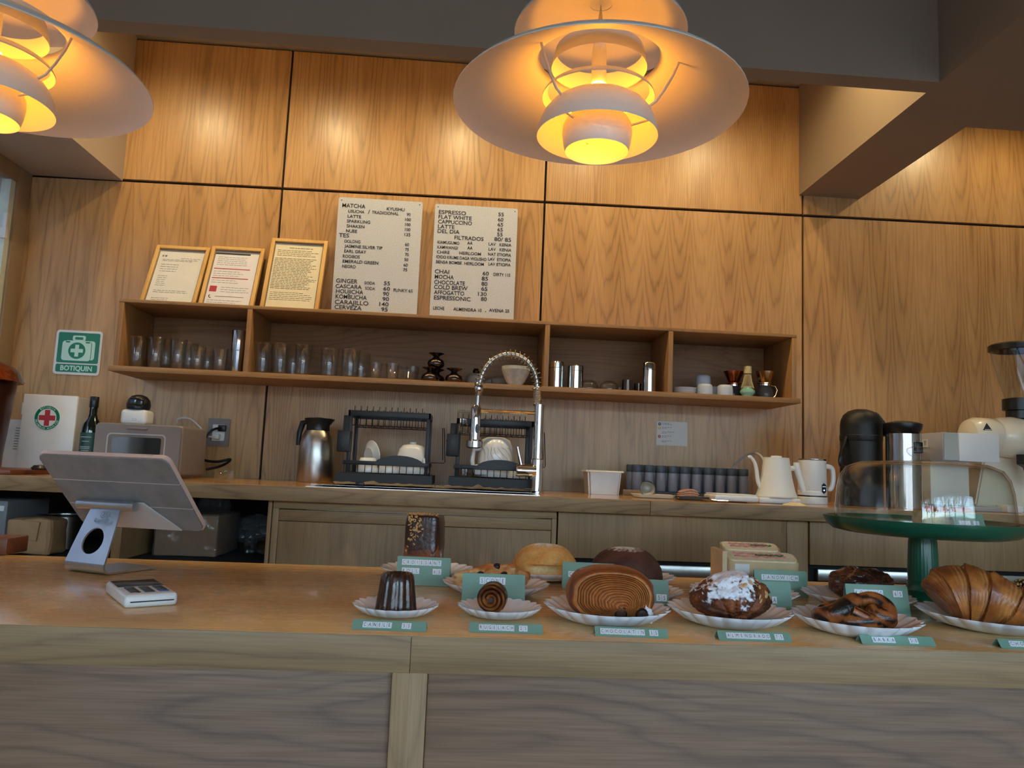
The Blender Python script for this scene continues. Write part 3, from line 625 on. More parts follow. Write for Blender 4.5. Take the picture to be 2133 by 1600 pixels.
def bowl_glass(u, Y, label):
    lathe(bm := new(), [(.036, 0), (.0365, .004), (.036, .018), (.030, .030), (.018, .037), (0, .038), (0, .036), (.017, .035), (.0285, .0285), (.034, .018), (.0345, .002), (.036, 0)], 28)
    solo('glass_cup', bm, M['glass'], label, 'glass', (XU(u, Y, ZSB), Y, ZSB+.0005), 0, 'upturned glass cups')
bowl_glass(1226, 2.79, 'upturned rounded glass cup next to the steel canisters'); bowl_glass(1268, 2.79, 'upturned rounded glass cup in the middle of its compartment')
t = steel_cup(1306, 2.775, [(0, 0), (.021, 0), (.021, .003), (.0185, .038), (.019, .044), (.0178, .044), (.0175, .004), (0, .004)], 'small dark steel milk jug beside the tall canister', 'milk_jug', 'bronze', 'jug')
tube(bm := new(), [(-.019, 0, .014), (-.030, 0, .014), (-.031, 0, .002)], .0018, 6); part(t, 'handle', bm, M['bronze'])
steel_cup(1330, 2.84, [(0, 0), (.019, 0), (.019, .04), (.0178, .04), (.0175, .004), (0, .004)], 'dark steel jug standing behind the small milk jug', 'milk_jug', 'bronze', 'jug')
# flared steel pots
def pot(u, Y, dz, label):
    lathe(bm := new(), [(0, 0), (.020, 0), (.029, .006), (.0325, .016), (.028, .028), (.014, .036), (.0105, .041), (.013, .046), (.029, .0535), (.030, .055), (.028, .055), (.012, .049), (.006, .044), (0, .044)], 32)
    solo('flared_pot', bm, M['bronze'], label, 'pot', (XU(u, Y, ZSB), Y, ZSB+.0006+dz), 0, 'small flared steel pots', .8)
pot(895, 2.78, 0, 'flared bronze-steel pot standing on the shelf, front left one'); pot(908, 2.83, .0, 'flared bronze-steel pot standing behind the front left one'); pot(945, 2.78, 0, 'flared bronze-steel pot on the shelf, rightmost one'); pot(906, 2.80, .0565, 'flared bronze-steel pot stacked on top of the others')
t = thing('stone_pot', 'grey stoneware pot with a round knob on the shelf behind the tap', 'pot', (XU(990, 2.86, ZSB), 2.86, ZSB+.0005))
lathe(bm := new(), [(0, 0), (.03, 0), (.038, .02), (.034, .04), (.022, .05), (0, .05)], 28); part(t, 'body', bm, M['stone']); lathe(bm := new(), [(0, .05), (.01, .05), (.013, .06), (.008, .07), (0, .071)], 20); part(t, 'knob', bm, M['bronze'])
t = thing('mortar', 'dark grey mortar lying behind the striped bowl', 'mortar', (XU(1046, 2.88, ZSB), 2.88, ZSB+.0005))
lathe(bm := new(), [(0, 0), (.03, 0), (.044, .02), (.046, .034), (.04, .034), (.03, .012), (0, .01)], 28); part(t, 'bowl', bm, M['stone'])
tube(bm := new(), [(.02, 0, .04), (-.02, 0, .034), (-.07, 0, .018), (-.078, 0, .016)], [.012, .011, .010, .006], 12); part(t, 'pestle', bm, M['stone'])
lathe(bm := new(), [(0, 0), (.022, 0), (.023, .003), (.036, .02), (.047, .045), (.0535, .062)]+[(.0535-.0005*(k % 2), .062+.003*k) for k in range(5)]+[(.051, .074), (.044, .045), (.02, .008), (0, .006)], 40, mod=lambda r, z, t: (r*(1+.008*math.sin(z*900)), z))
solo('striped_bowl', bm, mat('striped_pottery', (192, 188, 176), .5, var=.12, vs=60), 'grey striped pottery bowl on the shelf seen through the tap arch', 'bowl', (XU(1073, 2.79, ZSB), 2.79, ZSB+.0005))
# right compartment
lathe(bm := new(), [(0, 0), (.028, 0), (.030, .002), (.043, .006), (.044, .0075), (.03, .005), (0, .005)], 36); sm = mesh_of(bm, 'saucer_body', M['plate'])
for k in range(4): solo('saucer', sm, None, 'white saucer in the stack on the right shelf, %s' % ('bottom one', 'second from the bottom', 'third from the bottom', 'top one')[k], 'saucer', (XU(1426, 2.79, ZSB), 2.79, ZSB+.0005+.0062*k), 0, 'white saucers on the shelf')
lathe(bm := new(), [(0, .043), (.020, .043), (.0265, .039), (.0285, .03), (.0295, .002), (.029, 0), (.0275, 0), (.0265, .03), (.02, .039), (0, .04)], 32); cm = mesh_of(bm, 'cup_body', M['cupblue'], .9)
for u, Y, dz, lb in ((1468, 2.775, 0, 'pale blue-grey cup upside down beside the saucers'), (1510, 2.775, 0, 'pale blue-grey cup upside down in front of the copper dripper'), (1462, 2.85, 0, 'pale blue-grey cup upside down carrying another cup'), (1489, 2.85, 0, 'pale blue-grey cup upside down behind the two front cups'), (1464, 2.85, .0435, 'pale blue-grey cup upside down on top of another cup')):
    solo('small_cup', cm, None, lb, 'cup', (XU(u, Y, ZSB), Y, ZSB+.0005+dz), 0, 'pale blue-grey cups on the shelf')
def server(u, Y, drip, dm, label, hnd, sc_=1):
    t = thing('coffee_server', label, 'coffee server', (XU(u, Y, ZSB), Y, ZSB+.0005))
    lathe(bm := new(), [(0, 0), (.030, 0), (.032, .004), (.031, .03), (.022, .048), (.022, .058), (.0205, .058), (.0205, .048), (.029, .03), (.0295, .004), (0, .003)], 32); part(t, 'glass_jug', bm, M['frost'], .9)
    lathe(bm := new(), [(.0228, .050), (.0235, .050), (.0235, .057), (.0228, .057), (.0228, .050)], 32); part(t, 'collar', bm, M['steel'])
    tube(bm := new(), [(.022*hnd, 0, .053), (.040*hnd, 0, .052), (.048*hnd, 0, .036), (.040*hnd, 0, .014), (.033*hnd, 0, .008)], .0025, 8); part(t, 'handle', bm, M['gold'] if hnd > 0 else M['frost'])
    d = part(t, 'dripper', (lambda b: (lathe(b, drip, 40, mod=lambda r, z, t: (r*(1+.03*math.cos(10*t)), z)), b)[1])(new()), M[dm], .9)
    lathe(bm := new(), [(.012, .0585), (.030, .0585), (.030, .061), (.012, .061), (.012, .0585)], 32); part(t, 'dripper_base', bm, M[dm])
    return t
server(1528, 2.86, [(.015, .061), (.038, .108), (.0395, .108), (.017, .061)], 'coppershine', 'coffee server with a copper pour-over dripper behind the cups', -1)
server(1593, 2.80, [(.018, .061), (.0235, .075), (.033, .105), (.0345, .105), (.026, .076), (.02, .061)], 'gold', 'coffee server with a gold wave dripper beside the bamboo whisk', 1)
t = thing('matcha_whisk', 'bamboo matcha whisk on a celadon green holder', 'whisk', (XU(1557, 2.775, ZSB), 2.775, ZSB+.0005))
lathe(bm := new(), [(0, 0), (.021, 0), (.022, .003), (.019, .008), (.0275, .018), (.027, .026), (.018, .034), (.015, .042), (.013, .042), (.014, .03), (0, .028)], 32); part(t, 'holder', bm, M['celadon'])
lathe(bm := new(), [(0, .118), (.0145, .118), (.0145, .088), (.013, .086), (0, .086)], 20); part(t, 'whisk_handle', bm, M['bamboo'])
lathe(bm := new(), [(.0142, .0875), (.0148, .0875), (.0148, .0905), (.0142, .0905)], 20); part(t, 'binding', bm, M['ink'])
for k in range(26):
    a = 2*math.pi*k/26; c, s = math.cos(a), math.sin(a)
    tube(bm := new(), [(.012*c, .012*s, .087), (.016*c, .016*s, .062), (.0235*c, .0235*s, .036)], .0009, 4); part(t, 'tine', bm, M['bamboo'])
# ================================================================ things on the rear worktop
def R(u, Y): return Vector((XU(u, Y, ZR), Y, ZR+.0006))
# copper urn at the left edge
t = thing('copper_urn', 'large hammered copper urn cut off by the left edge', 'urn', Vector((-1.552, 2.46, ZR+.0006)))
lathe(bm := new(), [(0, 0), (.108, 0), (.110, .006), (.130, .265), (.128, .27), (0, .27)], 48); part(t, 'body', bm, M['copperdark'])
lathe(bm := new(), [(.148, .268), (.150, .271), (.145, .276), (.135, .30), (.118, .318), (.08, .332), (0, .338), (0, .27), (.13, .27), (.148, .268)], 48); part(t, 'lid', bm, M['copper'])
lathe(bm := new(), [(0, .338), (.012, .338), (.018, .352), (.01, .364), (0, .366)], 24); part(t, 'knob', bm, M['copper'])
# tray under the first aid box
tx0, tx1 = WL+.01, XU(95, 2.5, ZR)
solo('wooden_board', box(new(), -(tx1-tx0)/2, (tx1-tx0)/2, -.15, .15, 0, .014, .003), M['redwood'], 'dark reddish wooden board under the copper urn', 'board', ((tx0+tx1)/2, 2.46, ZR+.0003))
bpy.data.objects['copper_urn'].location.z += .0145
def paper_sheet(label, u, Y, w, h, lean):
    t = thing('leaning_paper', label, 'paper', R(u, Y)); L = Matrix.Rotation(-lean, 4, 'X')
    part(t, 'sheet', box(new(), -w/2, w/2, 0, .0015, 0, h, M=L), M['paper'])
    bm = new()
    for k in range(9): box(bm, -.006, .008, -.0006, 0, h-.03-k*.009, h-.0275-k*.009, M=L)
    part(t, 'printed_lines', bm, M['greyink'], 0)
paper_sheet('white printed sheet leaning between the copper urn and the first aid box', 24, 2.70, .07, .175, .05)
# first aid cabinet
Y = 2.66; a, b = A(52, 820.5, Y), A(163, 826, Y); w = b.x-a.x; h = (a.z+b.z)/2-ZR
t = thing('first_aid_box', 'white metal first aid box with a red cross emblem on the worktop', 'first aid box', ((a.x+b.x)/2-.002, Y, ZR+.0006))
part(t, 'body', box(new(), -w/2, w/2, .012, .085, 0, h-.002, .003), M['pale']); part(t, 'door', box(new(), -w/2-.001, w/2+.001, 0, .0115, .002, h, .003), M['white'])
ez = h-.078; ex = -.004
def em(poly, k, nm, m): prism(bm := new(), poly, -.0008-k*.0004, -.0002-k*.0004); return part(t, nm, bm, M[m])
em(circ(.0425, 40, ex, ez), 0, 'emblem_border', 'paper'); em(circ(.041, 40, ex, ez), 1, 'emblem_ring', 'signgreen'); em(circ(.0305, 40, ex, ez), 2, 'emblem_field', 'paper')
s1, s2 = .0085, .027; em([(ex+x, ez+z) for x, z in ((-s1, -s2), (s1, -s2), (s1, -s1), (s2, -s1), (s2, s1), (s1, s1), (s1, s2), (-s1, s2), (-s1, s1), (-s2, s1), (-s2, -s1), (-s1, -s1))], 3, 'red_cross', 'redink')
def arc_text(txt, r, a0, a1, up_):
    n = len(txt)
    for i, ch in enumerate(txt):
        if ch == ' ': continue
        a = math.radians(a0+(a1-a0)*i/(n-1)); me = text_mesh(ch, M['mint'], .0062, .0018 if ch == 'I' else .0052, .02)
        o = link('lettering', me, t); o.rotation_euler = (0, (math.pi/2-a) if up_ else (-math.pi/2-a), 0)
        off = Vector((-.0009 if ch == 'I' else -.0026, 0, -.0031)); off.rotate(o.rotation_euler)
        o.location = Vector((ex+r*math.cos(a), -.0022, ez+r*math.sin(a)))+off
arc_text('BOTIQUIN', .036, 128, 52, True); arc_text('PRIMEROS AUXILIOS', .036, 196, 344, False)
tube(bm := new(), [(-w/2-.003, .006, h-.07), (-w/2-.003, .006, h-.03)], .003, 8); part(t, 'hinge', bm, M['white'])
# bottle
t = thing('oil_bottle', 'dark green glass bottle with a green label by the first aid box', 'bottle', R(181, 2.60))
lathe(bm := new(), [(0, 0), (.029, 0), (.031, .004), (.031, .145), (.028, .165), (.016, .185), (.0125, .2), (.0125, .248)], 36); part(t, 'glass_body', bm, M['bottle'])
lathe(bm := new(), [(.0135, .222), (.0142, .224), (.0142, .256), (.013, .258), (0, .258)], 24); part(t, 'cap', bm, M['blk'])
lathe(bm := new(), [(.0314, .04), (.0314, .138)], 36); lab = part(t, 'label_sleeve', bm, mat('dark_green_label', (40, 78, 68), .5))
for k, (zz, ww) in enumerate(((.122, .034), (.108, .022), (.09, .03), (.085, .028), (.078, .024))):
    box(bm := new(), -ww/2, ww/2, -.0325, -.0318, zz, zz+.0018); part(lab, 'label_print', bm, M['pale'])
# toaster oven with a security camera
Y = 2.53; a, b = A(199, 880, Y), A(382, 887, Y); w = b.x-a.x; h = (a.z+b.z)/2-ZR
t = thing('toaster_oven', 'taupe toaster oven with a small glass window', 'toaster oven', ((a.x+b.x)/2, Y, ZR+.0006))
part(t, 'body', box(new(), -w/2, w/2, .004, .24, .008, h, .010, 3), M['taupe'])
zw0, zw1, xw0, xw1 = h-.108, h-.032, -w/2+.042, w/2-.050
bm = new(); prism(bm, rrect(-w/2+.004, w/2-.004, .012, h-.004, .012), -.004, .006); d = part(t, 'door', bm, M['taupe'])
bm = new(); P = rrect(xw0, xw1, zw0, zw1, .014, 6); Q = rrect(xw0+.004, xw1-.004, zw0+.004, zw1-.004, .011, 6)
for i in range(len(P)): j = (i+1) % len(P); bm.faces.new([bm.verts.new((x, y, z)) for (x, z), y in ((P[i], -.0046), (P[j], -.0046), (Q[j], -.0046), (Q[i], -.0046))])
part(d, 'window_trim', bm, M['pale'])
prism(bm := new(), Q, -.0044, -.0040); part(d, 'window_recess', bm, mat('dark_taupe_frame', (120, 108, 100), .5))  # window surround in a slightly darker taupe than the door
prism(bm := new(), rrect(xw0+.016, xw1-.014, zw0+.010, zw1-.012, .006), -.0052, -.0044); part(d, 'window_glass', bm, M['darkglass'])
box(bm := new(), -.035, .030, -.014, -.004, h-.019, h-.012, .002); part(d, 'handle', bm, M['taupe'])
for s in (-1, 1): lathe(bm := new(), [(0, 0), (.012, 0), (.012, .009), (0, .009)], 16, Matrix.Translation((s*(w/2-.03), .03, 0))); part(t, 'foot', bm, M['blk'])
Y = 2.62; ot = ZR+h+.0012; cx_ = XU(285, Y, ot)
t = thing('security_camera', 'white and black pan camera standing on the toaster oven', 'camera', (cx_, Y, ot))
box(bm := new(), -.042, .042, -.036, .036, 0, .049, .012, 4); part(t, 'base', bm, M['white'])
lathe(bm := new(), [(.030, .049), (.036, .052), (.038, .066), (.034, .083), (.024, .095), (.01, .1), (0, .101)], 32); hd = part(t, 'head', bm, M['blk'])
box(bm := new(), -.022, .03, -.039, -.02, .058, .088, .008, 3); part(hd, 'lens_window', bm, M['darkglass'])
bm = new(); frame(bm, -.002, .012, .012, .018, .0012, -.0366, -.036); part(t, 'emblem', bm, M['pale'])
solo('cable_pouch', (lambda b: (lathe(b, [(0, 0), (.022, 0), (.026, .006), (.018, .014), (0, .016)], 20), b)[1])(new()), M['blk'], 'small black pouch on the board beside the first aid box', 'pouch', (XU(84, 2.40, ZR+.016), 2.40, ZR+.0150))
g6 = tumbler_mesh(.026, .0295, .036, .003, 32, 0, .010); solo('shot_glass', g6, None, 'low clear glass alone on the worktop near the outlet', 'glass', R(466, 2.33))
# steel carafe
t = thing('vacuum_carafe', 'brushed steel vacuum carafe with black lid', 'carafe', R(655, 2.80))
lathe(bm := new(), [(0, 0), (.062, 0), (.064, .004), (.063, .10), (.060, .14), (.054, .165), (.044, .185), (0, .186)], 40); part(t, 'body', bm, M['brushed'])
lathe(bm := new(), [(.042, .186), (.041, .205), (.05, .228), (.045, .230), (0, .226)], 32, mod=lambda r, z, t: (r*(1+(.18 if z > .21 else 0)*max(0, math.cos(t))**6), z)); part(t, 'lid', bm, M['blk'])
tube(bm := new(), [(-.036, 0, .218), (-.056, 0, .212), (-.066, 0, .175), (-.068, 0, .13)], [.008, .011, .010, .007], 10); part(t, 'handle', bm, M['blk'])
box(bm := new(), -.012, .014, -.01, .01, .226, .234, .002); part(t, 'pour_button', bm, M['steel'])
# ---------------------------------------------------------------- dish racks
def dish_rack(u0, u1, v_top, label, nm=0):
    Y0, Y1 = 2.60, 2.84
    x0, x1 = XU(u0, Y0, ZR+.04), XU(u1, Y0, ZR+.04); w = x1-x0
    t = thing('dish_rack', label, 'dish rack', ((x0+x1)/2, Y0, ZR+.012)); hw = w/2
    H = A((u0+u1)/2, v_top, Y0).z-ZR-.012
    bm = new(); box(bm, -hw-.018, hw+.018, -.03, .24, 0, .006); frame(bm, -hw-.018, hw+.018, -.03, .24, .004, -.030, -.006, Matrix.Rotation(math.radians(-90), 4, 'X')); part(t, 'drip_tray', bm, M['blkmat'])
    part(t, 'front_band', box(new(), -hw, hw, 0, .006, .058, .072, .001), M['navy']); part(t, 'back_band', box(new(), -hw, hw, .222, .228, .058, .072, .001), M['navy'])
    for s in (-1, 1): part(t, 'side_band', box(new(), s*hw-.003, s*hw+.003, 0, .228, .058, .072, .001), M['navy'])
    xc = .045 if nm == 0 else .02
    prism(bm := new(), [(xc+.085*math.cos(k*math.pi/12), .060+.034*math.sin(k*math.pi/12)) for k in range(13)], -.003, .001); part(t, 'curved_guard', bm, M['navy'])
    n = 12
    for k in range(n+1):
        x = -hw+.002+(w-.004)*k/n
        tube(bm := new(), [(x, .003, .06), (x, .003, .032), (x, .225, .032), (x, .225, .06)], .0014, 5); part(t, 'wire', bm, M['blkmat'])
    for y in (.004, .11, .225): tube(bm := new(), [(-hw, y, .031), (hw, y, .031)], .0016, 5); part(t, 'cross_wire', bm, M['blkmat'])
    for s in (-1, 1):
        for y in (.05, .20): part(t, 'post', box(new(), s*(hw-.008)-.006, s*(hw-.008)+.006, y-.008, y+.008, .0062, H-.02, .001), M['navy'])
    part(t, 'upper_shelf', box(new(), -hw, hw, .04, .048, H-.024, H-.004, .001), M['navy']); part(t, 'upper_shelf', box(new(), -hw, hw, .205, .213, H-.024, H-.004, .001), M['navy'])
    for s in (-1, 1): part(t, 'upper_side', box(new(), s*(hw-.004)-.004, s*(hw-.004)+.004, .04, .213, H-.024, H-.004, .001), M['navy'])
    for k in range(12):
        x = -hw+.02+(w-.03)*k/12
        tube(bm := new(), [(x, .05, H+.012), (x, .05, H-.055), (x, .20, H-.055), (x, .20, H+.006), (x, .195, H+.010)], .0014, 5); part(t, 'upper_wire', bm, M['blkmat'])
    for y in (.05, .2): tube(bm := new(), [(-hw+.01, y, H-.055), (hw-.01, y, H-.055)], .0016, 5); part(t, 'upper_cross_wire', bm, M['blkmat'])
    c = part(t, 'utensil_cup', box(new(), -hw-.032, -hw+.012, .03, .085, .10, H-.075 if nm == 0 else H-.06, .003), M['navy'])
    part(c, 'cup_back', box(new(), -hw-.022, -hw+.008, .086, .10, .12, H-.02, .002), M['navy'])
    tube(bm := new(), [(hw+.001, .12, .075), (hw+.05, .12, .075), (hw+.054, .12, .08), (hw+.046, .12, .20), (hw+.04, .12, .20), (hw+.046, .12, .085)], .0018, 6); part(t, 'side_hook', bm, M['blkmat'])
    return t, Y0, H
rk, Y0, HR = dish_rack(714, 890, 853, 'black two-tier dish rack on the left holding an upturned white teapot', 0)
rk2, Y0b, HR2 = dish_rack(946, 1110, 870, 'black two-tier dish rack on the right behind the tap', 1)
zb = ZR+.012+.0332
def wcup(bm=None):
    lathe(b := new(), [(0, .05), (.024, .05), (.028, .047), (.038, .003), (.037, 0), (.035, 0), (.026, .044), (0, .046)], 28); return mesh_of(b, 'cup_body', mat('marbled_white_glaze', (224, 226, 226), .25, var=.1, vs=40, coat=.3), .9)
wc = wcup()
solo('coffee_cup', wc, None, 'white marbled cup upside down at the left of the left dish rack', 'cup', (XU(765, 2.66, zb), 2.66, zb)); solo('coffee_cup', wc, None, 'white marbled cup upside down beside the teapot in the left dish rack', 'cup', (XU(808, 2.66, zb), 2.66, zb)); solo('coffee_cup', wc, None, 'white marbled cup upside down in the right dish rack by the tap lever', 'cup', (XU(1079, 2.66, zb), 2.66, zb))
t = thing('saucer', 'grey-white saucer standing on edge in the left dish rack', 'saucer', (XU(766, 2.74, zb+.06), 2.76, zb+.056), -.9)
lathe(bm := new(), [(0, .0), (.03, 0), (.035, .004), (.055, .012), (.056, .014), (.034, .007), (0, .004)], 40, Matrix.Rotation(math.radians(-84), 4, 'X')); part(t, 'dish', bm, M['cer'])
t = thing('teapot', 'white glazed teapot drying upside down in the left dish rack', 'teapot', (XU(857, 2.68, zb), 2.68, zb+.001))
lathe(bm := new(), [(.058, 0), (.060, .01), (.055, .05), (.047, .085), (.036, .098), (.012, .103), (.012, .109), (0, .11), (0, .1), (.034, .094), (.052, .05), (.056, 0), (.058, 0)], 36); part(t, 'body', bm, M['cer'], .9)
tube(bm := new(), [(.04, -.03, .05), (.043, -.044, .052), (.045, -.047, .036), (.044, -.043, .024)], .004, 8); part(t, 'handle', bm, M['cer'])
t = thing('water_pitcher', 'large white pitcher with fine grey lines upside down in the right dish rack', 'pitcher', (XU(1030, 2.70, zb), 2.70, zb+.001)); t.scale = (1, 1, .92)
lathe(bm := new(), [(.062, 0), (.064, .01), (.063, .08), (.060, .115), (.050, .142), (.03, .152), (0, .154), (0, .149), (.03, .147), (.054, .115), (.059, .06), (.06, 0), (.062, 0)], 40); part(t, 'body', bm, M['cer'], .9)
tube(bm := new(), [(-.05, -.02, .105), (-.078, -.03, .10), (-.082, -.03, .06), (-.078, -.03, .03), (-.055, -.02, .022)], [.008, .009, .009, .009, .008], 10); part(t, 'handle', bm, M['cer'])
box(bm := new(), -.075, -.03, -.066, -.03, .006, .045, .006); part(t, 'spout', bm, M['cer'])
rl = random.Random(4)
for k in range(7):
    a0 = -2.6+k*.3; pts = [Vector((math.cos(a0+.12*s+.15*math.sin(k+s))*(.0635-.0035*s*s/9-.0018*(s > 2)), math.sin(a0+.12*s+.15*math.sin(k+s))*(.0635-.0035*s*s/9-.0018*(s > 2)), .115-.014*s if s > 1 else .112-.008*s)) for s in range(5)]
    pts = [Vector((p.x, p.y, 0)).normalized()*(.0632 if p.z < .08 else .0634-(p.z-.08)*.09)+Vector((0, 0, p.z)) for p in pts]
    tube(bm := new(), pts, .0007, 4); part(t, 'drawn_line', bm, M['greyink'])
zt = ZR+.012+HR2-.054
gm = tumbler_mesh(.024, .028, .075); o = solo('drinking_glass', gm, None, 'clear glass upside down on the upper tier of the right dish rack', 'glass', (XU(965, 2.66, zt), 2.66, zt+.0765+.001)); o.rotation_euler.x = math.pi
lathe(bm := new(), [(0, .004), (.03, .0), (.034, .004), (.034, .0055), (.0, .006)], 28); solo('glass_saucer', bm, M['glass'], 'clear glass dish under the upturned glass on the right dish rack', 'saucer', (XU(966, 2.66, zt), 2.66, zt-.006))
lathe(bm := new(), [(0, 0), (.014, .001), (.017, .006), (.010, .011), (0, .012)], 20); solo('ladle_bowl', bm, M['steel'], 'small steel spoon bowl sticking out of the right utensil cup', 'spoon', (XU(938, 2.655, ZR+.15), 2.655, ZR+.160))
lathe(bm := new(), [(0, 0), (.026, 0), (.03, .02), (.028, .036), (.026, .036), (.024, .004), (0, .004)], 28, mod=lambda r, z, t: (r*(1+.05*math.cos(9*t)), z)); solo('cut_glass_bowl', bm, M['glass'], 'cut glass bowl in the right dish rack left of the pitcher', 'glass', (XU(968, 2.67, zb), 2.67, zb))
# towels under the racks
def towel(u0, u1, label, sd):
    x0, x1 = XU(u0, 2.55, ZR), XU(u1, 2.55, ZR); w = x1-x0; bm = new(); n, m_ = 48, 10; g = []
    for j in range(m_+1):
        row = []
        for i in range(n+1):
            x = -w/2+w*i/n; y = -.045+.34*j/m_
            e = max(0, 1-j/2.)
            z = .003+e*(.009+.012*max(0, noise.noise((x*30+sd, sd, 0))))+.0018*noise.noise((x*40, y*40, sd))
            row.append(bm.verts.new((x, y+.012*noise.noise((x*16, sd, 3))*e, min(z, .0105 if j > 1 else .03))))
        g.append(row)
    for j in range(m_):
        for i in range(n): bm.faces.new((g[j][i], g[j][i+1], g[j+1][i+1], g[j+1][i]))
    r = bmesh.ops.solidify(bm, geom=bm.faces[:], thickness=-.002)
    solo('cotton_towel', bm, M['towel'], label, 'towel', ((x0+x1)/2, 2.56, ZR+.0008), 0, 'white towels under the dish racks', .9)
towel(696, 905, 'white cotton towel crumpled under the left dish rack', 1.3); towel(907, 1106, 'white cotton towel crumpled under the right dish rack', 6.1)
solo('sink_clip', box(new(), -.014, .014, -.006, .006, 0, .012, .002), M['blk'], 'small black clip on the front rim of the sink', 'clip', (XU(748, 2.49, ZR), 2.506, ZR+.002))
# ---------------------------------------------------------------- spring tap
Yt = 2.53; bx = XU(1117, Yt, ZR); t = thing('kitchen_tap', 'tall chrome spring tap with pull-down spray head', 'tap', (bx, Yt, ZR+.0006))
def tz(v): return A(1117, v, Yt).z-ZR
def txx(u, v): return A(u, v, Yt).x-bx
lathe(bm := new(), [(0, 0), (.025, 0), (.025, .006), (.022, .007), (.021, tz(958)), (.0165, tz(956)), (.0165, tz(843)), (.0, tz(842))], 32); part(t, 'column', bm, M['chrome'])
lathe(bm := new(), [(.021, 0), (.021, .04), (.017, .045)], 28, Matrix.Translation((0, 0, tz(980)))@Matrix.Rotation(math.radians(-90), 4, 'Y')); part(t, 'mixer_body', bm, M['chrome'])
lathe(bm := new(), [(0, 0), (.020, 0), (.020, .062), (.017, .066), (0, .066)], 28, Matrix.Translation((-.005, -.01, tz(982)))@Matrix.Rotation(math.radians(-90), 4, 'Y')); part(t, 'mixer_body', bm, M['chrome'])
tube(bm := new(), [(-.055, -.012, tz(970)), (txx(1077, 935), -.014, tz(933))], [.006, .0045], 10); part(t, 'lever', bm, M['chrome'])
top = [A(u, v, Yt)-Vector((bx, Yt, ZR)) for u, v in ((1119, 845), (1119, 815), (1118, 792), (1112, 772), (1099, 754), (1081, 742), (1062, 738), (1041, 742), (1022, 754), (1007, 775), (999, 800), (996, 825), (994, 850))]
def spl(P, n=8):
    out = []
    for i in range(len(P)-1):
        p0, p1, p2, p3 = P[max(i-1, 0)], P[i], P[i+1], P[min(i+2, len(P)-1)]
        for k in range(n):
            s = k/n; out.append(.5*((2*p1)+(p2-p0)*s+(2*p0-5*p1+4*p2-p3)*s*s+(3*p1-p0-3*p2+p3)*s**3))
    return out+[P[-1]]
S = spl(top); tube(bm := new(), S, .0080, 12); part(t, 'hose', bm, M['brushed'])
# coil spring around the hose, tight on the column and open over the arch
cum = [0.]
for a, b in zip(S, S[1:]): cum.append(cum[-1]+(b-a).length)
Ltot = cum[-1]; hel = []; ph = 0.; sss = 0.; ds = .0004
def at_s(s):
    for i in range(len(cum)-1):
        if cum[i+1] >= s: k = (s-cum[i])/(cum[i+1]-cum[i]); return S[i].lerp(S[i+1], k), (S[i+1]-S[i]).normalized()
    return S[-1], (S[-1]-S[-2]).normalized()
while sss < Ltot*.91:
    f = sss/Ltot; pitch = .0042 if (f < .12 or f > .84) else .0145
    p, tg = at_s(sss); n1 = Vector((0, 1, 0)); n1 = (n1-tg*n1.dot(tg)).normalized(); b1 = tg.cross(n1)
    rr = .0135 if f < .12 else (.0165 if f < .84 else .0125)
    hel.append(p+(n1*math.cos(ph)+b1*math.sin(ph))*rr)
    step = pitch/10; ph += 2*math.pi/10; sss += step
tube(bm := new(), hel, .0014, 5); part(t, 'spring', bm, M['chrome'])
hx = txx(990, 900); lathe(bm := new(), [(.013, tz(808)), (.015, tz(812)), (.015, tz(820)), (.013, tz(822)), (.013, tz(808))], 24, Matrix.Translation((txx(997, 815), 0, 0))); part(t, 'collar', bm, M['chrome'])
lathe(bm := new(), [(.011, tz(850)), (.0165, tz(856)), (.0165, tz(880)), (.018, tz(905)), (.0185, tz(922)), (.028, tz(925)), (.028, tz(938)), (.022, tz(940)), (0, tz(940))], 28, Matrix.Translation((hx, 0, 0))); part(t, 'spray_head', bm, M['chrome'])
lathe(bm := new(), [(0, 0), (.008, 0), (.008, .003), (0, .004)], 20, Matrix.Translation((hx+.006, -.0165, tz(899)))@Matrix.Rotation(math.radians(90), 4, 'X')@Matrix.Diagonal((.9, 1.9, 1, 1))); part(t, 'spray_button', bm, M['blk'])
tube(bm := new(), [(0, 0, tz(861)), (hx, 0, tz(861))], .006, 10); part(t, 'support_arm', bm, M['chrome'])
# ---------------------------------------------------------------- right of the tap
t = thing('food_container', 'grey steel food container with a pale lid right of the tap', 'container', R(1253, 2.72))
w = px(80, 2.66)/2
prism_pts = lambda k: None
bm = new(); vs = []
def frust(bm, w0, d0, w1, d1, z0, z1):
    a = [bm.verts.new((sx*w0, sy*d0, z0)) for sx, sy in ((-1, -1), (1, -1), (1, 1), (-1, 1))]; b = [bm.verts.new((sx*w1, sy*d1, z1)) for sx, sy in ((-1, -1), (1, -1), (1, 1), (-1, 1))]
    bm.faces.new(a[::-1]); bm.faces.new(b)
    for i in range(4): bm.faces.new((a[i], a[(i+1) % 4], b[(i+1) % 4], b[i]))
    bmesh.ops.bevel(bm, geom=[e for e in bm.edges if e.verts[0] in a+b and e.verts[1] in a+b and (e.verts[0] in a) != (e.verts[1] in a)], offset=.008, segments=3, affect='EDGES')
frust(bm, w*.80, .05, w*.90, .056, 0, .078); part(t, 'body', bm, mat('pale_steel_pan', (196, 188, 182), .35, .25, var=.03)); bm = new(); frust(bm, w, .064, w*.985, .063, .0785, .084); part(t, 'lid', bm, M['cream'])
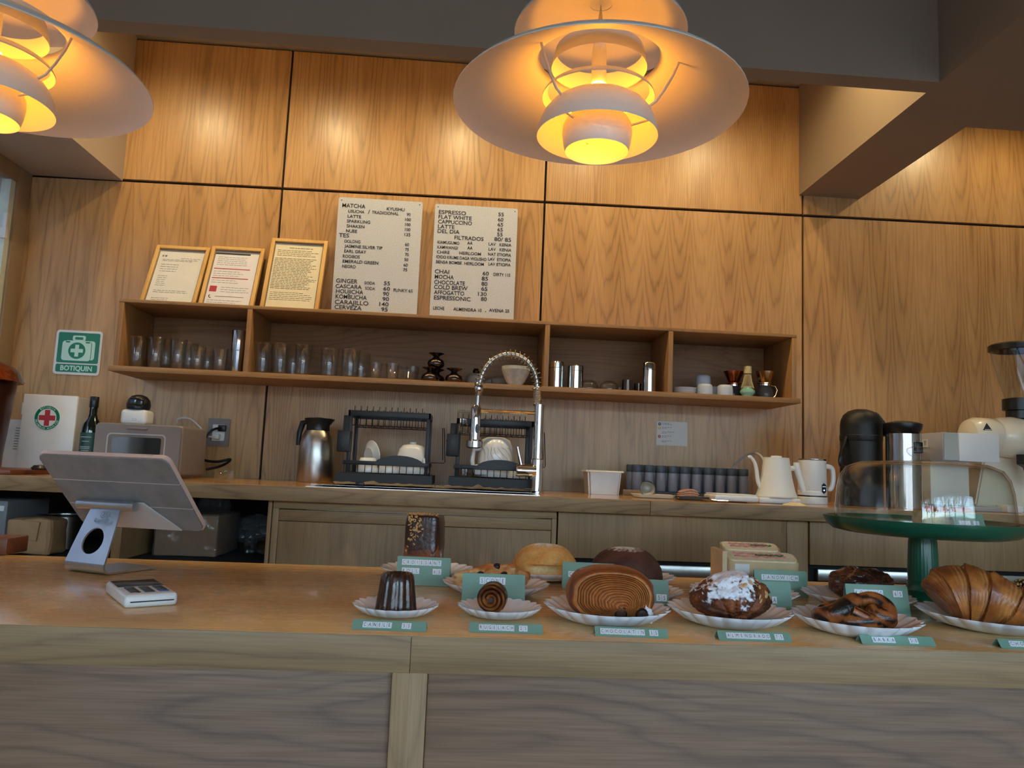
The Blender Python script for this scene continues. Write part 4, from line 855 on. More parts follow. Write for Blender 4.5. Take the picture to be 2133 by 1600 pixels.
# bean tubes
x0, x1 = XU(1312, 2.78, ZR), XU(1568, 2.70, ZR)
t = thing('tube_stand', 'black and wood stand carrying the row of bean tubes', 'stand', ((x0+x1)/2, 2.76, ZR+.0006)); hw = (x1-x0)/2
part(t, 'base', box(new(), -hw-.012, hw, -.042, .042, 0, .018, .002), M['blkmat']); part(t, 'wooden_end', box(new(), -hw-.04, -hw+.055, -.046, -.0425, 0, .020, .001), M['rail'])
lathe(bm := new(), [(0, 0), (.0165, 0), (.0175, .002), (.0175, .066), (.016, .067), (0, .067)], 24); tb = mesh_of(bm, 'tube_body', mat('smoky_grey_tube', (118, 124, 142), .3, var=.03), .6)
lathe(bm := new(), [(.0182, .067), (.0188, .069), (.0188, .089), (.017, .0925), (0, .093)], 24); tl = mesh_of(bm, 'tube_lid', mat('slate_blue_lid', (54, 68, 84), .45, var=.03), .6)
for rw in (0, 1):
    for k in range(10):
        X_ = x0+.016+(x1-x0-.036)*k/9-(.012 if rw else 0)
        q = thing('bean_tube', 'smoky grey bean tube with slate lid, %s of the %s row' % (ORD[k], 'back' if rw else 'front'), 'bean tube', (X_, 2.742 if rw == 0 else 2.785, ZR+.019), group='bean tubes on the rear worktop')
        part(q, 'body', tb, None); part(q, 'lid', tl, None)
# trays, strainer and cloth
def tray(u, Y, w, d, label, m):
    t = thing('small_tray', label, 'tray', R(u, Y)); bm = new()
    P = rrect(-w/2, w/2, -d/2, d/2, .012); Q = rrect(-w/2+.01, w/2-.01, -d/2+.01, d/2-.01, .01)
    a = [bm.verts.new((x, y, .012)) for x, y in P]; b = [bm.verts.new((x, y, .001)) for x, y in Q]; n = len(P)
    for i in range(n): bm.faces.new((a[i], a[(i+1) % n], b[(i+1) % n], b[i]))
    bm.faces.new(b); bmesh.ops.solidify(bm, geom=bm.faces[:], thickness=.0015); part(t, 'dish', bm, M[m]); return t
tray(1360, 2.52, .135, .10, 'white enamel tray holding the mesh strainer', 'matwhite'); tray(1440, 2.47, .105, .09, 'grey tray with a folded brown cloth', 'grey')
t = thing('mesh_strainer', 'round fine-mesh strainer propped on the white tray', 'strainer', (XU(1349, 2.53, ZR+.03), 2.53, ZR+.030))
ML = Matrix.Rotation(math.radians(72), 4, 'X')
lathe(bm := new(), [(.026, 0), (.022, -.010), (.012, -.017), (0, -.019), (0, -.018), (.0115, -.016), (.021, -.0095), (.025, 0)], 28, ML); part(t, 'mesh_bowl', bm, mat('fine_steel_mesh', (168, 164, 150), .5, .4, var=.1, vs=300))
tube(bm := new(), [(.026*math.cos(a), .026*math.sin(a), 0) for a in [2*math.pi*k/28 for k in range(28)]], .0016, 6, True, ML); part(t, 'rim', bm, M['steel'])
tube(bm := new(), [(.02, -.006, -.018), (.045, -.012, -.024), (.066, -.02, -.026)], .002, 6); part(t, 'handle', bm, M['gold'])
bm = new()
for k in range(4):
    n0 = len(bm.verts); box(bm, -.036+.003*k, .034-.004*(k % 2), -.030+.003*k, .028, .001+.0062*k, .0068+.0062*k, .0026, 2)
bmesh.ops.subdivide_edges(bm, edges=[e for e in bm.edges if e.calc_length() > .02], cuts=7, use_grid_fill=True)
for v in bm.verts: v.co.z += v.co.z/.025*(.007*math.sin(v.co.x*60+1.2)+.0025*noise.noise(v.co*60)); v.co.z = max(v.co.z, .0008); v.co.y += .003*noise.noise(v.co*40)
solo('folded_cloth', bm, M['brown'], 'folded ribbed brown cloth on the grey tray', 'cloth', (XU(1432, 2.47, ZR+.01), 2.47, ZR+.0030), -.1, None, .9)
t = thing('tea_spoon', 'steel teaspoon lying on the worktop before the white scale', 'spoon', R(1490, 2.36))
lathe(bm := new(), [(0, .001), (.008, .003), (.011, .007), (.0095, .0065), (0, .003)], 20, Matrix.Translation((-.028, 0, 0))@Matrix.Diagonal((1.5, 1, 1, 1))); part(t, 'bowl', bm, M['steel']); tube(bm := new(), [(-.014, 0, .006), (.01, -.004, .004), (.038, -.008, .004)], [.0018, .0016, .003], 6); part(t, 'stem', bm, M['steel'])
t = thing('white_scale', 'flat white coffee scale left of the kettle', 'scale', R(1524, 2.42)); w = px(92, 2.42)
part(t, 'body', box(new(), -w/2, w/2, -.05, .07, .003, .022, .006, 3), M['white']); part(t, 'platform', box(new(), -w/2+.006, w/2-.006, -.044, .064, .0222, .026, .0015), M['matwhite'])
# gooseneck kettle
Yk = 2.47; t = thing('gooseneck_kettle', 'matte white gooseneck kettle on its base', 'kettle', R(1617, Yk)); kz = lambda v: A(1617, v, Yk).z-ZR
part(t, 'power_base', box(new(), -.075, .062, -.05, .07, 0, .018, .005, 3), M['white'])
b0 = .0185; lathe(bm := new(), [(0, b0), (.064, b0), (.066, b0+.004), (.060, b0+.02), (.049, b0+.07), (.0415, b0+.125), (.041, b0+.128), (0, b0+.128)], 40); part(t, 'body', bm, M['matwhite'])
l_ = part(t, 'lid', (lambda b: (lathe(b, [(.041, b0+.1285), (.040, b0+.131), (0, b0+.132)], 32), b)[1])(new()), M['matwhite']); lathe(bm := new(), [(0, b0+.131), (.018, b0+.132), (.017, b0+.137), (0, b0+.138)], 24); part(l_, 'knob', bm, M['matwhite'])
tube(bm := new(), spl([Vector(p) for p in ((-.052, 0, b0+.03), (-.062, 0, b0+.05), (-.067, 0, b0+.085), (-.074, 0, b0+.112), (-.088, 0, b0+.13), (-.096, 0, b0+.128))], 6), [.0075-.0001*k for k in range(31)], 10); part(t, 'spout', bm, M['matwhite'])
tube(bm := new(), [(.03, -.002, b0+.094), (.052, -.004, b0+.098), (.066, -.006, b0+.098)], .0085, 10); hh = part(t, 'handle', bm, M['matwhite']); tube(bm := new(), [(.066, -.006, b0+.118), (.0665, -.006, b0+.10), (.075, -.01, b0+.07), (.088, -.014, b0+.022)], [.010, .012, .011, .0105], 12); part(hh, 'grip', bm, M['matwhite'])
# milk frother
t = thing('milk_frother', 'white electric milk frother jug with a dark display', 'milk frother', R(1692, 2.56))
lathe(bm := new(), [(0, 0), (.048, 0), (.049, .004), (.049, .022), (.047, .024), (0, .024)], 40); part(t, 'base', bm, M['white']); lathe(bm := new(), [(.0462, .0245), (.0462, .028)], 40); part(t, 'ring', bm, M['navy'])
lathe(bm := new(), [(.045, .028), (.0475, .030), (.0475, .036), (.0468, .037), (.0475, .038), (.0472, .044), (.0465, .045), (.047, .046), (.0455, .148), (.044, .150), (0, .149)], 40); part(t, 'jug', bm, M['white'])
lathe(bm := new(), [(.0456, .148), (.0462, .1495), (.0462, .1525), (.044, .153), (0, .153)], 40); part(t, 'lid', bm, M['steel'])
tube(bm := new(), spl([Vector(p) for p in ((.040, 0, .128), (.062, 0, .128), (.073, 0, .115), (.073, 0, .075), (.064, 0, .052), (.056, 0, .056))], 5), .0085, 10); part(t, 'handle', bm, M['white'])
prism(bm := new(), [(.004, .068), (.011, .074), (.018, .068), (.018, .044), (.011, .038), (.004, .044)][::-1], -.0475, -.0455, Matrix.Translation((.008, 0, -.002))); s_ = part(t, 'display', bm, M['darkglass'])
for k in range(3): prism(bm := new(), circ(.0011, 8, .015+.004*k, .06), -.0482, -.0476); part(s_, 'light_dot', bm, mat('display_light', (190, 220, 255), .5, var=0, emit=1.2, ecol=(.6, .8, 1)))
prism(bm := new(), circ(.0024, 10, .019, .048), -.0482, -.0476); part(s_, 'light_dot', bm, mat('display_light_big', (190, 220, 255), .5, var=0, emit=1.2, ecol=(.6, .8, 1)))
t = thing('wooden_coaster', 'pale round wooden disc with a white knob on the worktop edge', 'coaster', R(1655, 2.305)); lathe(bm := new(), [(0, 0), (.036, 0), (.034, .003), (.012, .010), (0, .011)], 28); part(t, 'disc', bm, mat('pale_birch', (224, 204, 168), .5)); lathe(bm := new(), [(0, .011), (.006, .011), (.007, .017), (.004, .02), (0, .02)], 16); part(t, 'knob', bm, M['white'])  # a loose knobbed lid lying on the worktop
cable('kettle_cable', 'grey cable arching behind the white kettle', [A(1522, 985, 2.86), A(1530, 970, 2.86), A(1552, 950, 2.82), A(1572, 944, 2.78), A(1588, 954, 2.72), A(1598, 985, 2.66)], .0042, 'pale')
# airpot
Ya = 2.56; t = thing('airpot', 'tall black pump airpot with carrying handle', 'airpot', R(1795, Ya)); az = lambda v: A(1795, v, Ya).z-ZR
H = az(853); r = px(42, Ya)
lathe(bm := new(), [(0, 0), (r, 0), (r*1.02, .006), (r, H*.6), (r*1.0, H*.66)], 40); part(t, 'body', bm, M['blkmat'])
lathe(bm := new(), [(r*1.0, H*.662), (r*1.02, H*.67), (r*1.02, H*.72), (r, H*.725), (r, H*.83), (r*.96, H*.88), (r*.84, H*.935), (r*.62, H*.975), (r*.3, H*.997), (0, H)], 40); hd = part(t, 'pump_head', bm, M['blkmat'])
bm = new(); prism(bm, [(r*.2, H*.99), (r*.75, H*.965), (r*1.25, H*.84), (r*1.42, H*.755), (r*1.42, H*.725), (r*.6, H*.735), (r*.2, H*.8)], -.024, .024); bmesh.ops.bevel(bm, geom=bm.edges[:], offset=.004, segments=2, affect='EDGES'); part(hd, 'spout', bm, M['blk'])
lathe(bm := new(), [(0, 0), (.006, 0), (.006, .004), (0, .004)], 14, Matrix.Translation((r*.8, -.026, H*.82))@Matrix.Rotation(math.radians(90), 4, 'X')); part(hd, 'release_button', bm, M['blk'])
tube(bm := new(), spl([Vector(p) for p in ((-r*.92, -.02, H*.70), (-r*1.08, -.03, H*.64), (-r*1.42, -.045, H*.5), (-r*1.42, -.045, H*.41), (-r*1.1, -.04, H*.385), (-r*.9, -.03, H*.385))], 6), .0065, 8); part(t, 'carry_handle', bm, M['blk'])
# steel brewer next to it
Yb = 2.45; t = thing('coffee_brewer', 'steel coffee pot with a black domed filter basket behind the cake dome', 'coffee brewer', R(1884, Yb)); bz = lambda v: A(1884, v, Yb).z-ZR
r = px(35, Yb); lathe(bm := new(), [(0, 0), (r, 0), (r, bz(905)), (0, bz(905))], 36); part(t, 'pot', bm, M['steel'])
lathe(bm := new(), [(r*.45, bz(915)), (r*.8, bz(908)), (r*1.05, bz(895)), (r*1.1, bz(888)), (r*1.1, bz(884)), (r*.9, bz(881)), (r*.4, bz(878)), (0, bz(877))], 36); part(t, 'filter_basket', bm, M['blk'])
box(bm := new(), .006, .03, -r-.008, -r+.002, bz(945), bz(922), .003); part(t, 'latch', bm, M['blk'])
# boxy dispenser
Ym = 2.46; x0, x1 = XU(1966, Ym, ZR+.13), XU(2081, Ym, ZR+.13); t = thing('tap_dispenser', 'white boxy drink dispenser with a mirrored strip behind the cake dome', 'dispenser', ((x0+x1)/2, Ym, ZR+.0006)); hw = (x1-x0)/2
zt, z0_ = A(2020, 903, Ym).z-ZR, A(2020, 961, Ym).z-ZR
part(t, 'head', box(new(), -hw, hw, .002, .26, z0_, zt, .002), M['pale']); xm = XU(1997, Ym, ZR+.13)-t.location.x
part(t, 'mirror_strip', box(new(), -hw+.002, xm, -.002, .0018, z0_+.002, zt-.002), M['chrome']); part(t, 'front_plate', box(new(), xm+.001, hw, -.005, .0018, z0_-.001, zt, .001), M['white'])
bm = new(); frame(bm, -.014, .014, -.014, .014, .005, -.001, .001, Matrix.Translation((-hw-.0008, .10, (zt+z0_)/2+.012))@Matrix.Rotation(math.radians(-90), 4, 'Z')); part(t, 'side_button', bm, M['white'])
part(t, 'column', box(new(), -hw+.004, hw-.05, .08, .24, 0, z0_, .002), M['matwhite']); part(t, 'drip_base', box(new(), -hw, hw, -.01, .26, 0, .016, .003), M['pale'])
# big grinder at the right edge
Yg = 2.66; gx = XU(2128, Yg, ZR); t = thing('coffee_grinder', 'large cream-white coffee grinder with a clear hopper at the right edge', 'coffee grinder', (gx, Yg, ZR+.0006)); gz = lambda v: A(2110, v, Yg).z-ZR
k = lambda n: px(n, Yg)
RM = Matrix.Translation((0, 0, gz(912)))@Matrix.Rotation(math.radians(90), 4, 'Y')
def hcyl(pr, nm, m, tilt=0): lathe(bm := new(), pr, 40, RM@Matrix.Rotation(math.radians(tilt), 4, 'X')); return part(t, nm, bm, M[m])
hcyl([(0, -k(125)), (k(20), -k(124)), (k(34), -k(117)), (k(40), -k(104)), (k(40), -k(62)), (k(38), -k(58)), (0, -k(58))], 'motor_housing', 'cream')
hcyl([(0, -k(58)), (k(36), -k(58)), (k(42), -k(48)), (k(45), -k(20)), (k(42), k(10)), (0, k(12))], 'burr_housing', 'cream')
lathe(bm := new(), [(0, 0), (k(30), 0), (k(32), .004), (k(32), .012), (k(26), .016), (0, .016)], 36, Matrix.Translation((k(26), -k(44)+.01, gz(912)))@Matrix.Rotation(math.radians(90), 4, 'X')); d_ = part(t, 'front_dial', bm, M['blk'])
lathe(bm := new(), [(0, 0), (.004, 0), (.004, .004), (0, .004)], 12, Matrix.Translation((-k(8), -k(43)+.004, gz(905)))@Matrix.Rotation(math.radians(90), 4, 'X')); part(t, 'screw', bm, M['steel'])
prism(bm := new(), [(-.018, 0), (.016, 0), (.002, .028)], -.001, 0, Matrix.Translation((-k(98), -k(38), gz(902)))@Matrix.Rotation(math.radians(-18), 4, 'X')); part(t, 'triangle_emblem', bm, M['ink'])
lathe(bm := new(), [(0, gz(872)), (k(24), gz(872)), (k(24), gz(856)), (k(30), gz(855)), (k(30), gz(832)), (k(24), gz(830)), (0, gz(830))], 32); part(t, 'hopper_collar', bm, M['blk'])
lathe(bm := new(), [(k(24), gz(830)), (k(30), gz(812)), (k(44), gz(760)), (k(51), gz(728)), (k(50), gz(728)), (k(43), gz(760)), (k(29), gz(812)), (k(23), gz(830))], 40); part(t, 'hopper', bm, M['glass'], .9)
lathe(bm := new(), [(k(51), gz(732)), (k(54), gz(731)), (k(54), gz(721)), (k(50), gz(718)), (0, gz(717))], 40); part(t, 'hopper_lid', bm, M['blk'])
bm = new(); prism(bm, [(-k(95), .012), (k(60), .012), (k(50), gz(945)), (-k(70), gz(945))], .02, .12); bmesh.ops.bevel(bm, geom=bm.edges[:], offset=.006, segments=2, affect='EDGES'); part(t, 'body_column', bm, M['cream'])
part(t, 'foot_plate', box(new(), -k(110), k(70), -.09, .14, 0, .012, .003), M['white'])
bm = new(); prism(bm, [(-k(28), gz(948)), (k(12), gz(948)), (k(12), gz(1000)), (-k(4), gz(1010)), (-k(14), gz(975)), (-k(28), gz(968))], -.075, -.045); part(t, 'dosing_spout', bm, M['blk'])
lathe(bm := new(), [(0, 0), (.006, 0), (.006, .008), (0, .008)], 14, Matrix.Translation((-k(10), -.075, gz(958)))@Matrix.Rotation(math.radians(90), 4, 'X')); part(t, 'spout_screw', bm, M['steel'])
solo('dosing_scale', box(new(), -.028, .028, -.028, .028, 0, .024, .004), M['white'], 'small white block on the worktop below the grinder', 'scale', R(2103, 2.45))
# ================================================================ inside the open niche
ZN = .8156
def N(u, Y): return Vector((XU(u, Y, ZN), Y, ZN+.0005))
bm = new(); box(bm, -.066, .066, -.05, .05, 0, .105, .012, 2); bmesh.ops.subdivide_edges(bm, edges=bm.edges[:], cuts=2, use_grid_fill=True)
for v in bm.verts: v.co += Vector((noise.noise(v.co*30), noise.noise(v.co*30+Vector((9, 0, 0))), noise.noise(v.co*30+Vector((0, 9, 0)))))*.007; v.co.z = max(v.co.z, 0)
t = thing('paper_bag', 'crumpled brown kraft paper bag under the rear worktop on the left', 'paper bag', N(72, 2.38)); part(t, 'bag', bm, M['kraft'], .5)
part(t, 'folded_top', box(new(), -.03, .025, -.057, -.05, .045, .10, .002, M=Matrix.Rotation(.1, 4, 'Y')), M['kraft'])
lathe(bm := new(), [(0, .10), (.06, .10), (.085, .108), (.086, .110), (.06, .104), (.05, .104), (.05, 0), (0, 0)], 32); solo('steel_bowl', bm, M['brushed'], 'shiny steel bowl behind the kraft paper bag', 'bowl', N(128, 2.55))
t = thing('wrapped_box', 'cardboard box in clear film under the rear worktop', 'box', N(402, 2.50)); part(t, 'carton', box(new(), -.095, .09, -.07, .16, .001, .125, .003), M['card'])
bm = new(); box(bm, -.099, .094, -.075, .165, 0, .13, .006); bmesh.ops.subdivide_edges(bm, edges=bm.edges[:], cuts=5, use_grid_fill=True)
for v in bm.verts: v.co += Vector((noise.noise(v.co*45), noise.noise(v.co*45+Vector((9, 0, 0))), noise.noise(v.co*45+Vector((0, 9, 0)))))*.003
part(t, 'film', bm, M['wrap'], 0)
def bag(name, label, u, Y, r, dz, sd):
    bm = new(); bmesh.ops.create_icosphere(bm, subdivisions=4, radius=1)
    for v in bm.verts:
        n_ = noise.noise(v.co*3+Vector((sd, 0, 0)))*.35+abs(noise.noise(v.co*7+Vector((0, sd, 0))))*.25
        v.co = Vector((v.co.x*r[0]*(1+n_), v.co.y*r[1]*(1+n_), v.co.z*r[2]*(1+n_)+dz))
    mz = min(v.co.z for v in bm.verts)
    for v in bm.verts: v.co.z -= mz
    p = N(u, Y); return solo(name, bm, M['wrap'], label, 'plastic bag', p, 0, None, .5)
b_ = bag('plastic_bag', 'crumpled clear plastic bag on the right inside the open niche', 530, 2.70, (.06, .05, .05), 0, 2.)
b2 = bag('plastic_bag', 'small knotted clear plastic bag at the back of the niche', 442, 2.72, (.05, .04, .09), 0, 5.)
cupm = (lambda b: (lathe(b, [(0, 0), (.026, 0), (.036, .085), (.038, .086), (.038, .088), (.0345, .086), (.025, .002), (0, .002)], 28), mesh_of(b, 'cup_body', M['glass'], .9))[1])(new())
for k in range(6):
    o = solo('plastic_cup', cupm, None, 'clear plastic cup in the lying stack under the worktop, %s' % ['nearest', 'second nearest', 'third nearest', 'fourth nearest', 'fifth nearest', 'sixth nearest'][k], 'cup', N(549, 2.42)+Vector((.0, .02*k, .039)), 0, 'stack of clear plastic cups'); o.rotation_euler = (math.radians(-90), 0, 0)
lathe(bm := new(), [(0, 0), (.03, 0), (.032, .045), (.031, .045), (.029, .002), (0, .002)], 36, mod=lambda r, z, t: (r*(1+.02*math.cos(18*t)), z)); solo('ribbed_cup', bm, M['glass'], 'ribbed clear cup on the niche shelf near the plastic bag', 'cup', N(519, 2.60))
x = XU(8, 2.33, .9); t = thing('grey_bin', 'grey metal bin edge at the far left of the niche', 'bin', (x-.06, 2.36, ZN+.0005)); part(t, 'body', box(new(), -.065, .065, -.03, .2, 0, .155, .006), M['grey']); prism(bm := new(), [(.044, .125), (.056, .125), (.056, .14), (.044, .14)], -.0315, -.0302); part(t, 'emblem', bm, M['white'])
# ================================================================ the front counter
def plate(uL, vL, uR, vR, h, label, n=22, c=None, Rr=None):
    if c is None: a, b = G(uL, vL, ZF+h), G(uR, vR, ZF+h); c = (a+b)/2; Rr = (b-a).length/2
    Rr *= .985
    def S(f, t): return max(0., (f-.42)/.58)*(abs(math.cos(n*t/2))-.55)*.085
    top = [(0, .0042), (.3, .0042), (.46, .0048), (.58, .08*h+.005), (.7, .3*h+.003), (.82, .58*h+.001), (.92, .83*h), (1., h)]
    bot = [(1.0, h-.0012), (.92, .83*h-.003), (.80, .5*h-.003), (.68, .22*h-.001), (.56, .0012), (.5, 0), (.3, 0), (0, 0)]
    bm = new(); seg = n*8; pr = [(f*Rr, z) for f, z in top+bot]
    lathe(bm, pr, seg, mod=lambda r, z, t: (r*(1+S(r/Rr, t)), z+.0016*max(0, (r/Rr-.4))*(abs(math.cos(n*t/2))-.5)*1.4))
    o = solo('scalloped_plate', bm, M['plate'], label, 'plate', (c.x, c.y, ZF+.0004), random.random(), 'white scalloped plates on the counter', 1.2)
    return Vector((c.x, c.y, ZF+.0049)), Rr
def fn(p, s=1.): return noise.noise(Vector(p)*s)
def mixc(a, b, k): k = max(0, min(1, k)); return tuple(x+(y-x)*k for x, y in zip(a, b))
cv = vcol('glazed_pastry', .42, .35, .35, 160); cm_ = vcol('matte_bread', .75, 0, .5, 260, .0025, var=.1); cb_ = vcol('baked_knot', .38, .25, .6, 140, .003); cs = vcol('caramel_glaze', .25, .6, .5, 120, .003); cl = vcol('laminated_crust', .45, .25, .35, 220)
# ---- canele
pc, _ = plate(736, 1256, 913, 1258, .017, 'small scalloped plate with the canele, leftmost in the front row')
lathe(bm := new(), [(0, .049), (.011, .0495), (.0175, .0565), (.0215, .057), (.0245, .053), (.0262, .045), (.0280, .03), (.0305, .012), (.0318, .003), (.031, 0), (0, 0)], 144, mod=lambda r, z, t: (r*(1-.075*(.5+.5*math.cos(12*t))**1.5*(1 if r > .016 else .2)+.012*fn((math.cos(t)*3, math.sin(t)*3, z*90))), z))
solo('canele', bm, cs, 'dark fluted canele on the leftmost front plate', 'pastry', pc, .1, None, 1., lambda p, n: mixc(lin((78, 44, 28)), lin((34, 19, 15)), .5+fn(p, 90)*1.3))
# ---- rugelach
pc, _ = plate(955, 1258.5, 1127, 1263, .017, 'small scalloped plate with the rolled rugelach')
t = thing('rugelach', 'small rolled rugelach with a chocolate swirl', 'pastry', pc+Vector((-.013, 0, -.0005)), -.15); t.scale = (.84, .84, .84)
def spiral(bm, rin, rout, turns, w, off, Ln, bulge, n=110):
    prev = None
    for i in range(n+1):
        th = turns*2*math.pi*i/n; r = rin+(rout-rin)*i/n; c, s = math.cos(th+3.5), -math.sin(th+3.5)
        yb = -Ln/2-bulge*(1-r/rout); ring = []
        for rr, y in ((r, yb+.002), (r+w*.5, yb-.0012), (r+w, yb+.002), (r+w, Ln/2), (r, Ln/2)):
            ring.append(bm.verts.new((c*(rr+off), y, s*(rr+off)+.0285)))
        if prev:
            for k in range(5): bm.faces.new((prev[k], prev[(k+1) % 5], ring[(k+1) % 5], ring[k]))
        else: bm.faces.new(ring)
        prev = ring
    bm.faces.new(prev[::-1])
bm = new(); spiral(bm, .002, .0215, 2.7, .0066, 0, .045, .008); part(t, 'dough_roll', bm, cv, 1., lambda p, n: mixc(lin((176, 104, 48)), lin((92, 44, 20)), .5+fn(p, 60)*1.3+(p.z-.03)*6))
lathe(bm := new(), [(0, -.019), (.018, -.017), (.0235, -.013), (.0235, .02), (0, .021)], 32, Matrix.Translation((0, 0, .0285))@Matrix.Rotation(math.radians(-90), 4, 'X')); part(t, 'core', bm, cv, 1., lambda p, n: mixc(lin((120, 62, 30)), lin((60, 30, 18)), .5+fn(p, 80)))
bm = new(); spiral(bm, .002, .0200, 2.55, .0036, .0050, .041, .008); part(t, 'chocolate_filling', bm, M['choc'] if 'choc' in M else M.setdefault('choc', mat('dark_chocolate', (38, 20, 14), .25, var=.1, coat=.4)))
# ---- chocolatin
pc, _ = plate(1135, 1255, 1393, 1267, .024, 'scalloped plate under the chocolate-filled roll in the front row')
t = thing('chocolatin', 'large layered chocolatin roll with two chocolate sticks', 'pastry', pc+Vector((.004, .0, 0)), -.08)
def outl(n=72, rx=.0655, hz=.079):
    o = []
    for k in range(n):
        a = 2*math.pi*k/n; c, s = math.cos(a), math.sin(a)
        x = rx*math.copysign(abs(c)**.85, c); z = hz*.46+(hz*.54 if s > 0 else hz*.46)*math.copysign(abs(s)**.8, s)
        o.append((x, z))
    return o
O = outl(); bm = new(); rings = []; RC = []
cA, cB, cC, cD = lin((150, 76, 30)), lin((206, 146, 84)), lin((104, 46, 18)), lin((188, 112, 54))
def addring(sc, y, foc, colr, jit=.0012):
    R_ = []
    for k, (x, z) in enumerate(O):
        p = Vector((foc[0]+(x-foc[0])*sc, y, max(.0, foc[1]+(z-foc[1])*sc))); p += Vector((fn((x*60, z*60, y*60)), fn((z*50, x*50, y*60+5)), 0))*jit
        R_.append(bm.verts.new(p)); RC.append(colr)
    rings.append(R_)
f0 = (0, .035)
for y, sc, cc in ((.05, .3, cC), (.048, .62, cA), (.042, .82, cA), (.03, .95, cC), (.012, 1.0, cA), (-.010, 1.0, cD), (-.022, .985, cA), (-.030, .95, cC), (-.035, .90, cA), (-.038, .86, cD)): addring(sc, y, f0, cc, .0026)
NL = 15
for k in range(NL):
    f = k/NL; foc = (.004+.014*f, .035-.013*f); s0 = .83*(1-f)**.92; yb = -.038-.010*math.sin(min(1, f*1.1)*math.pi/2)
    addring(s0, yb, foc, mixc(cD, cA, (k % 3)/3.), .0022); addring(s0-.018, yb-.0010, foc, mixc(cB, cD, (k*7 % 5)/5.), .0022); addring(max(.01, s0-.036), yb+.0012, foc, mixc(cC, cA, .7), .0018)
for a, b in zip(rings, rings[1:]):
    for k in range(72): bm.faces.new((a[k], a[(k+1) % 72], b[(k+1) % 72], b[k]))
bm.faces.new(rings[0][::-1]); bm.faces.new(rings[-1])
bm.verts.index_update(); CL = list(RC)
me = mesh_of(bm, 'layered_dough', cl, 1.); at_ = me.color_attributes.new('Col', 'FLOAT_COLOR', 'POINT')
for i, v in enumerate(me.vertices):
    cc = mixc(CL[i], cC, .35*fn(v.co, 40)+max(0, (v.co.z-.06)*12)); at_.data[i].color = (*cc, 1)
part(t, 'layered_dough', me, None)
for x, z in ((.012, .016), (.043, .013)):
    lathe(bm := new(), [(0, -.0035), (.007, -.003), (.0095, 0), (.0095, .03), (0, .03)], 20, Matrix.Translation((x, -.0445, z))@Matrix.Rotation(math.radians(-90), 4, 'X')@Matrix.Diagonal((1, 1.25, 1, 1))); part(t, 'chocolate_stick', bm, M['choc'])
bm = new(); bmesh.ops.create_icosphere(bm, subdivisions=4, radius=1)
for v in bm.verts: k = 1+.35*fn(v.co, 3.); v.co = Vector((.052+v.co.x*.008*k-v.co.z*.006, -.034+v.co.y*.009*k, .016+v.co.z*.013*k))
M['sugar'] = mat('icing_sugar', (238, 240, 246), .95, var=.03); part(t, 'icing_sugar', bm, M['sugar'])
# ---- almond croissant
pc, _ = plate(1391, 1257.5, 1651, 1277, .024, 'scalloped plate under the sugar-dusted almond croissant')
t = thing('almond_croissant', 'brown almond croissant dusted with icing sugar', 'pastry', pc+Vector((.002, 0, 0)), .1); t.scale = (.92, .92, .9)
bm = new(); bmesh.ops.create_uvsphere(bm, u_segments=200, v_segments=110, radius=1)
def alm(p):
    d = p.normalized(); x, y, z = d
    rx = .068*(1-.25*max(0, z)**2); k = 1+.08*fn(d, 3.)+.035*fn(d, 8.)
    seg_ = abs(math.sin(7.5*math.atan2(x, .35+.3*z)+1.1))**.5
    k *= 1-.13*(1-seg_)*(1 if z < .3 else .45)
    if z > -.1: k += .04*abs(fn(d, 12.))+.012*fn(d, 34.)
    return Vector((x*rx*k+.006*z, y*.052*k, .036+z*(.048 if z > 0 else .036)*k))
for v in bm.verts: v.co = alm(v.co); v.co.z = max(0, v.co.z)
def almc(p, n):
    w_ = fn(p, 50)*.8+fn(p, 120)*.9+fn(p, 260)*.5+(p.z-.046)*30-abs(p.x-.0)*7+(.25 if p.x < .02 else -.6)
    b = mixc(lin((136, 74, 34)), lin((70, 34, 16)), .5+fn(p, 45)*1.2)
    return mixc(b, lin((240, 242, 250)), (w_-.12)*5)
part(t, 'crust', bm, vcol('dusted_crust', .6, .05, .6, 200, .003), 1., almc)
rl = random.Random(5); fl = mesh_of((lambda b: (lathe(b, [(0, -.0005), (.0042, -.0004), (.0054, 0), (.0042, .0004), (0, .0005)], 12, Matrix.Diagonal((1, .6, 1, 1))), b)[1])(new()), 'almond_flake', mat('almond_flake', (214, 172, 116), .6, var=.1))
for k in range(14):
    d = Vector((rl.uniform(-.1, .8), rl.uniform(-.9, -.2), rl.uniform(.1, .8))).normalized(); p = alm(d); o = part(t, 'almond_flake', fl, None, loc=p+d*.0012); o.rotation_euler = (d.to_track_quat('Z', 'Y')@Matrix.Rotation(rl.uniform(0, 3), 3, 'Z').to_quaternion()@Matrix.Rotation(rl.uniform(-.4, .4), 3, 'X').to_quaternion()).to_euler()
# ---- babka knot
pc, _ = plate(1648, 1269, 1925, 1299, .024, 'scalloped plate under the braided babka knot')
t = thing('babka_knot', 'braided babka bun with dark chocolate streaks', 'pastry', pc+Vector((-.006, -.004, 0)), 0)
def bcol(sd):
    def f(p, n):
        s = math.sin(n.z*5.5+n.x*4+fn(p, 30)*2.5+sd); b = mixc(lin((188, 108, 50)), lin((120, 58, 24)), .5+fn(p, 40))
        return mixc(b, lin((30, 15, 12)), (s-.05)*4)
    return f
def strand(pts, r, sd, nm='dough_strand'):
    S_ = spl([Vector((p[0]*.84-.004, p[1]*.92, p[2]*.74+.007)) for p in pts], 8); n = len(S_); rs = [.84*r*(.55+.45*math.sin(math.pi*min(1, max(0, (k+2)/(n+3))))**.5) for k in range(n)]
    tube(bm := new(), S_, rs, 20); part(t, nm, bm, cb_, 1.2, bcol(sd))
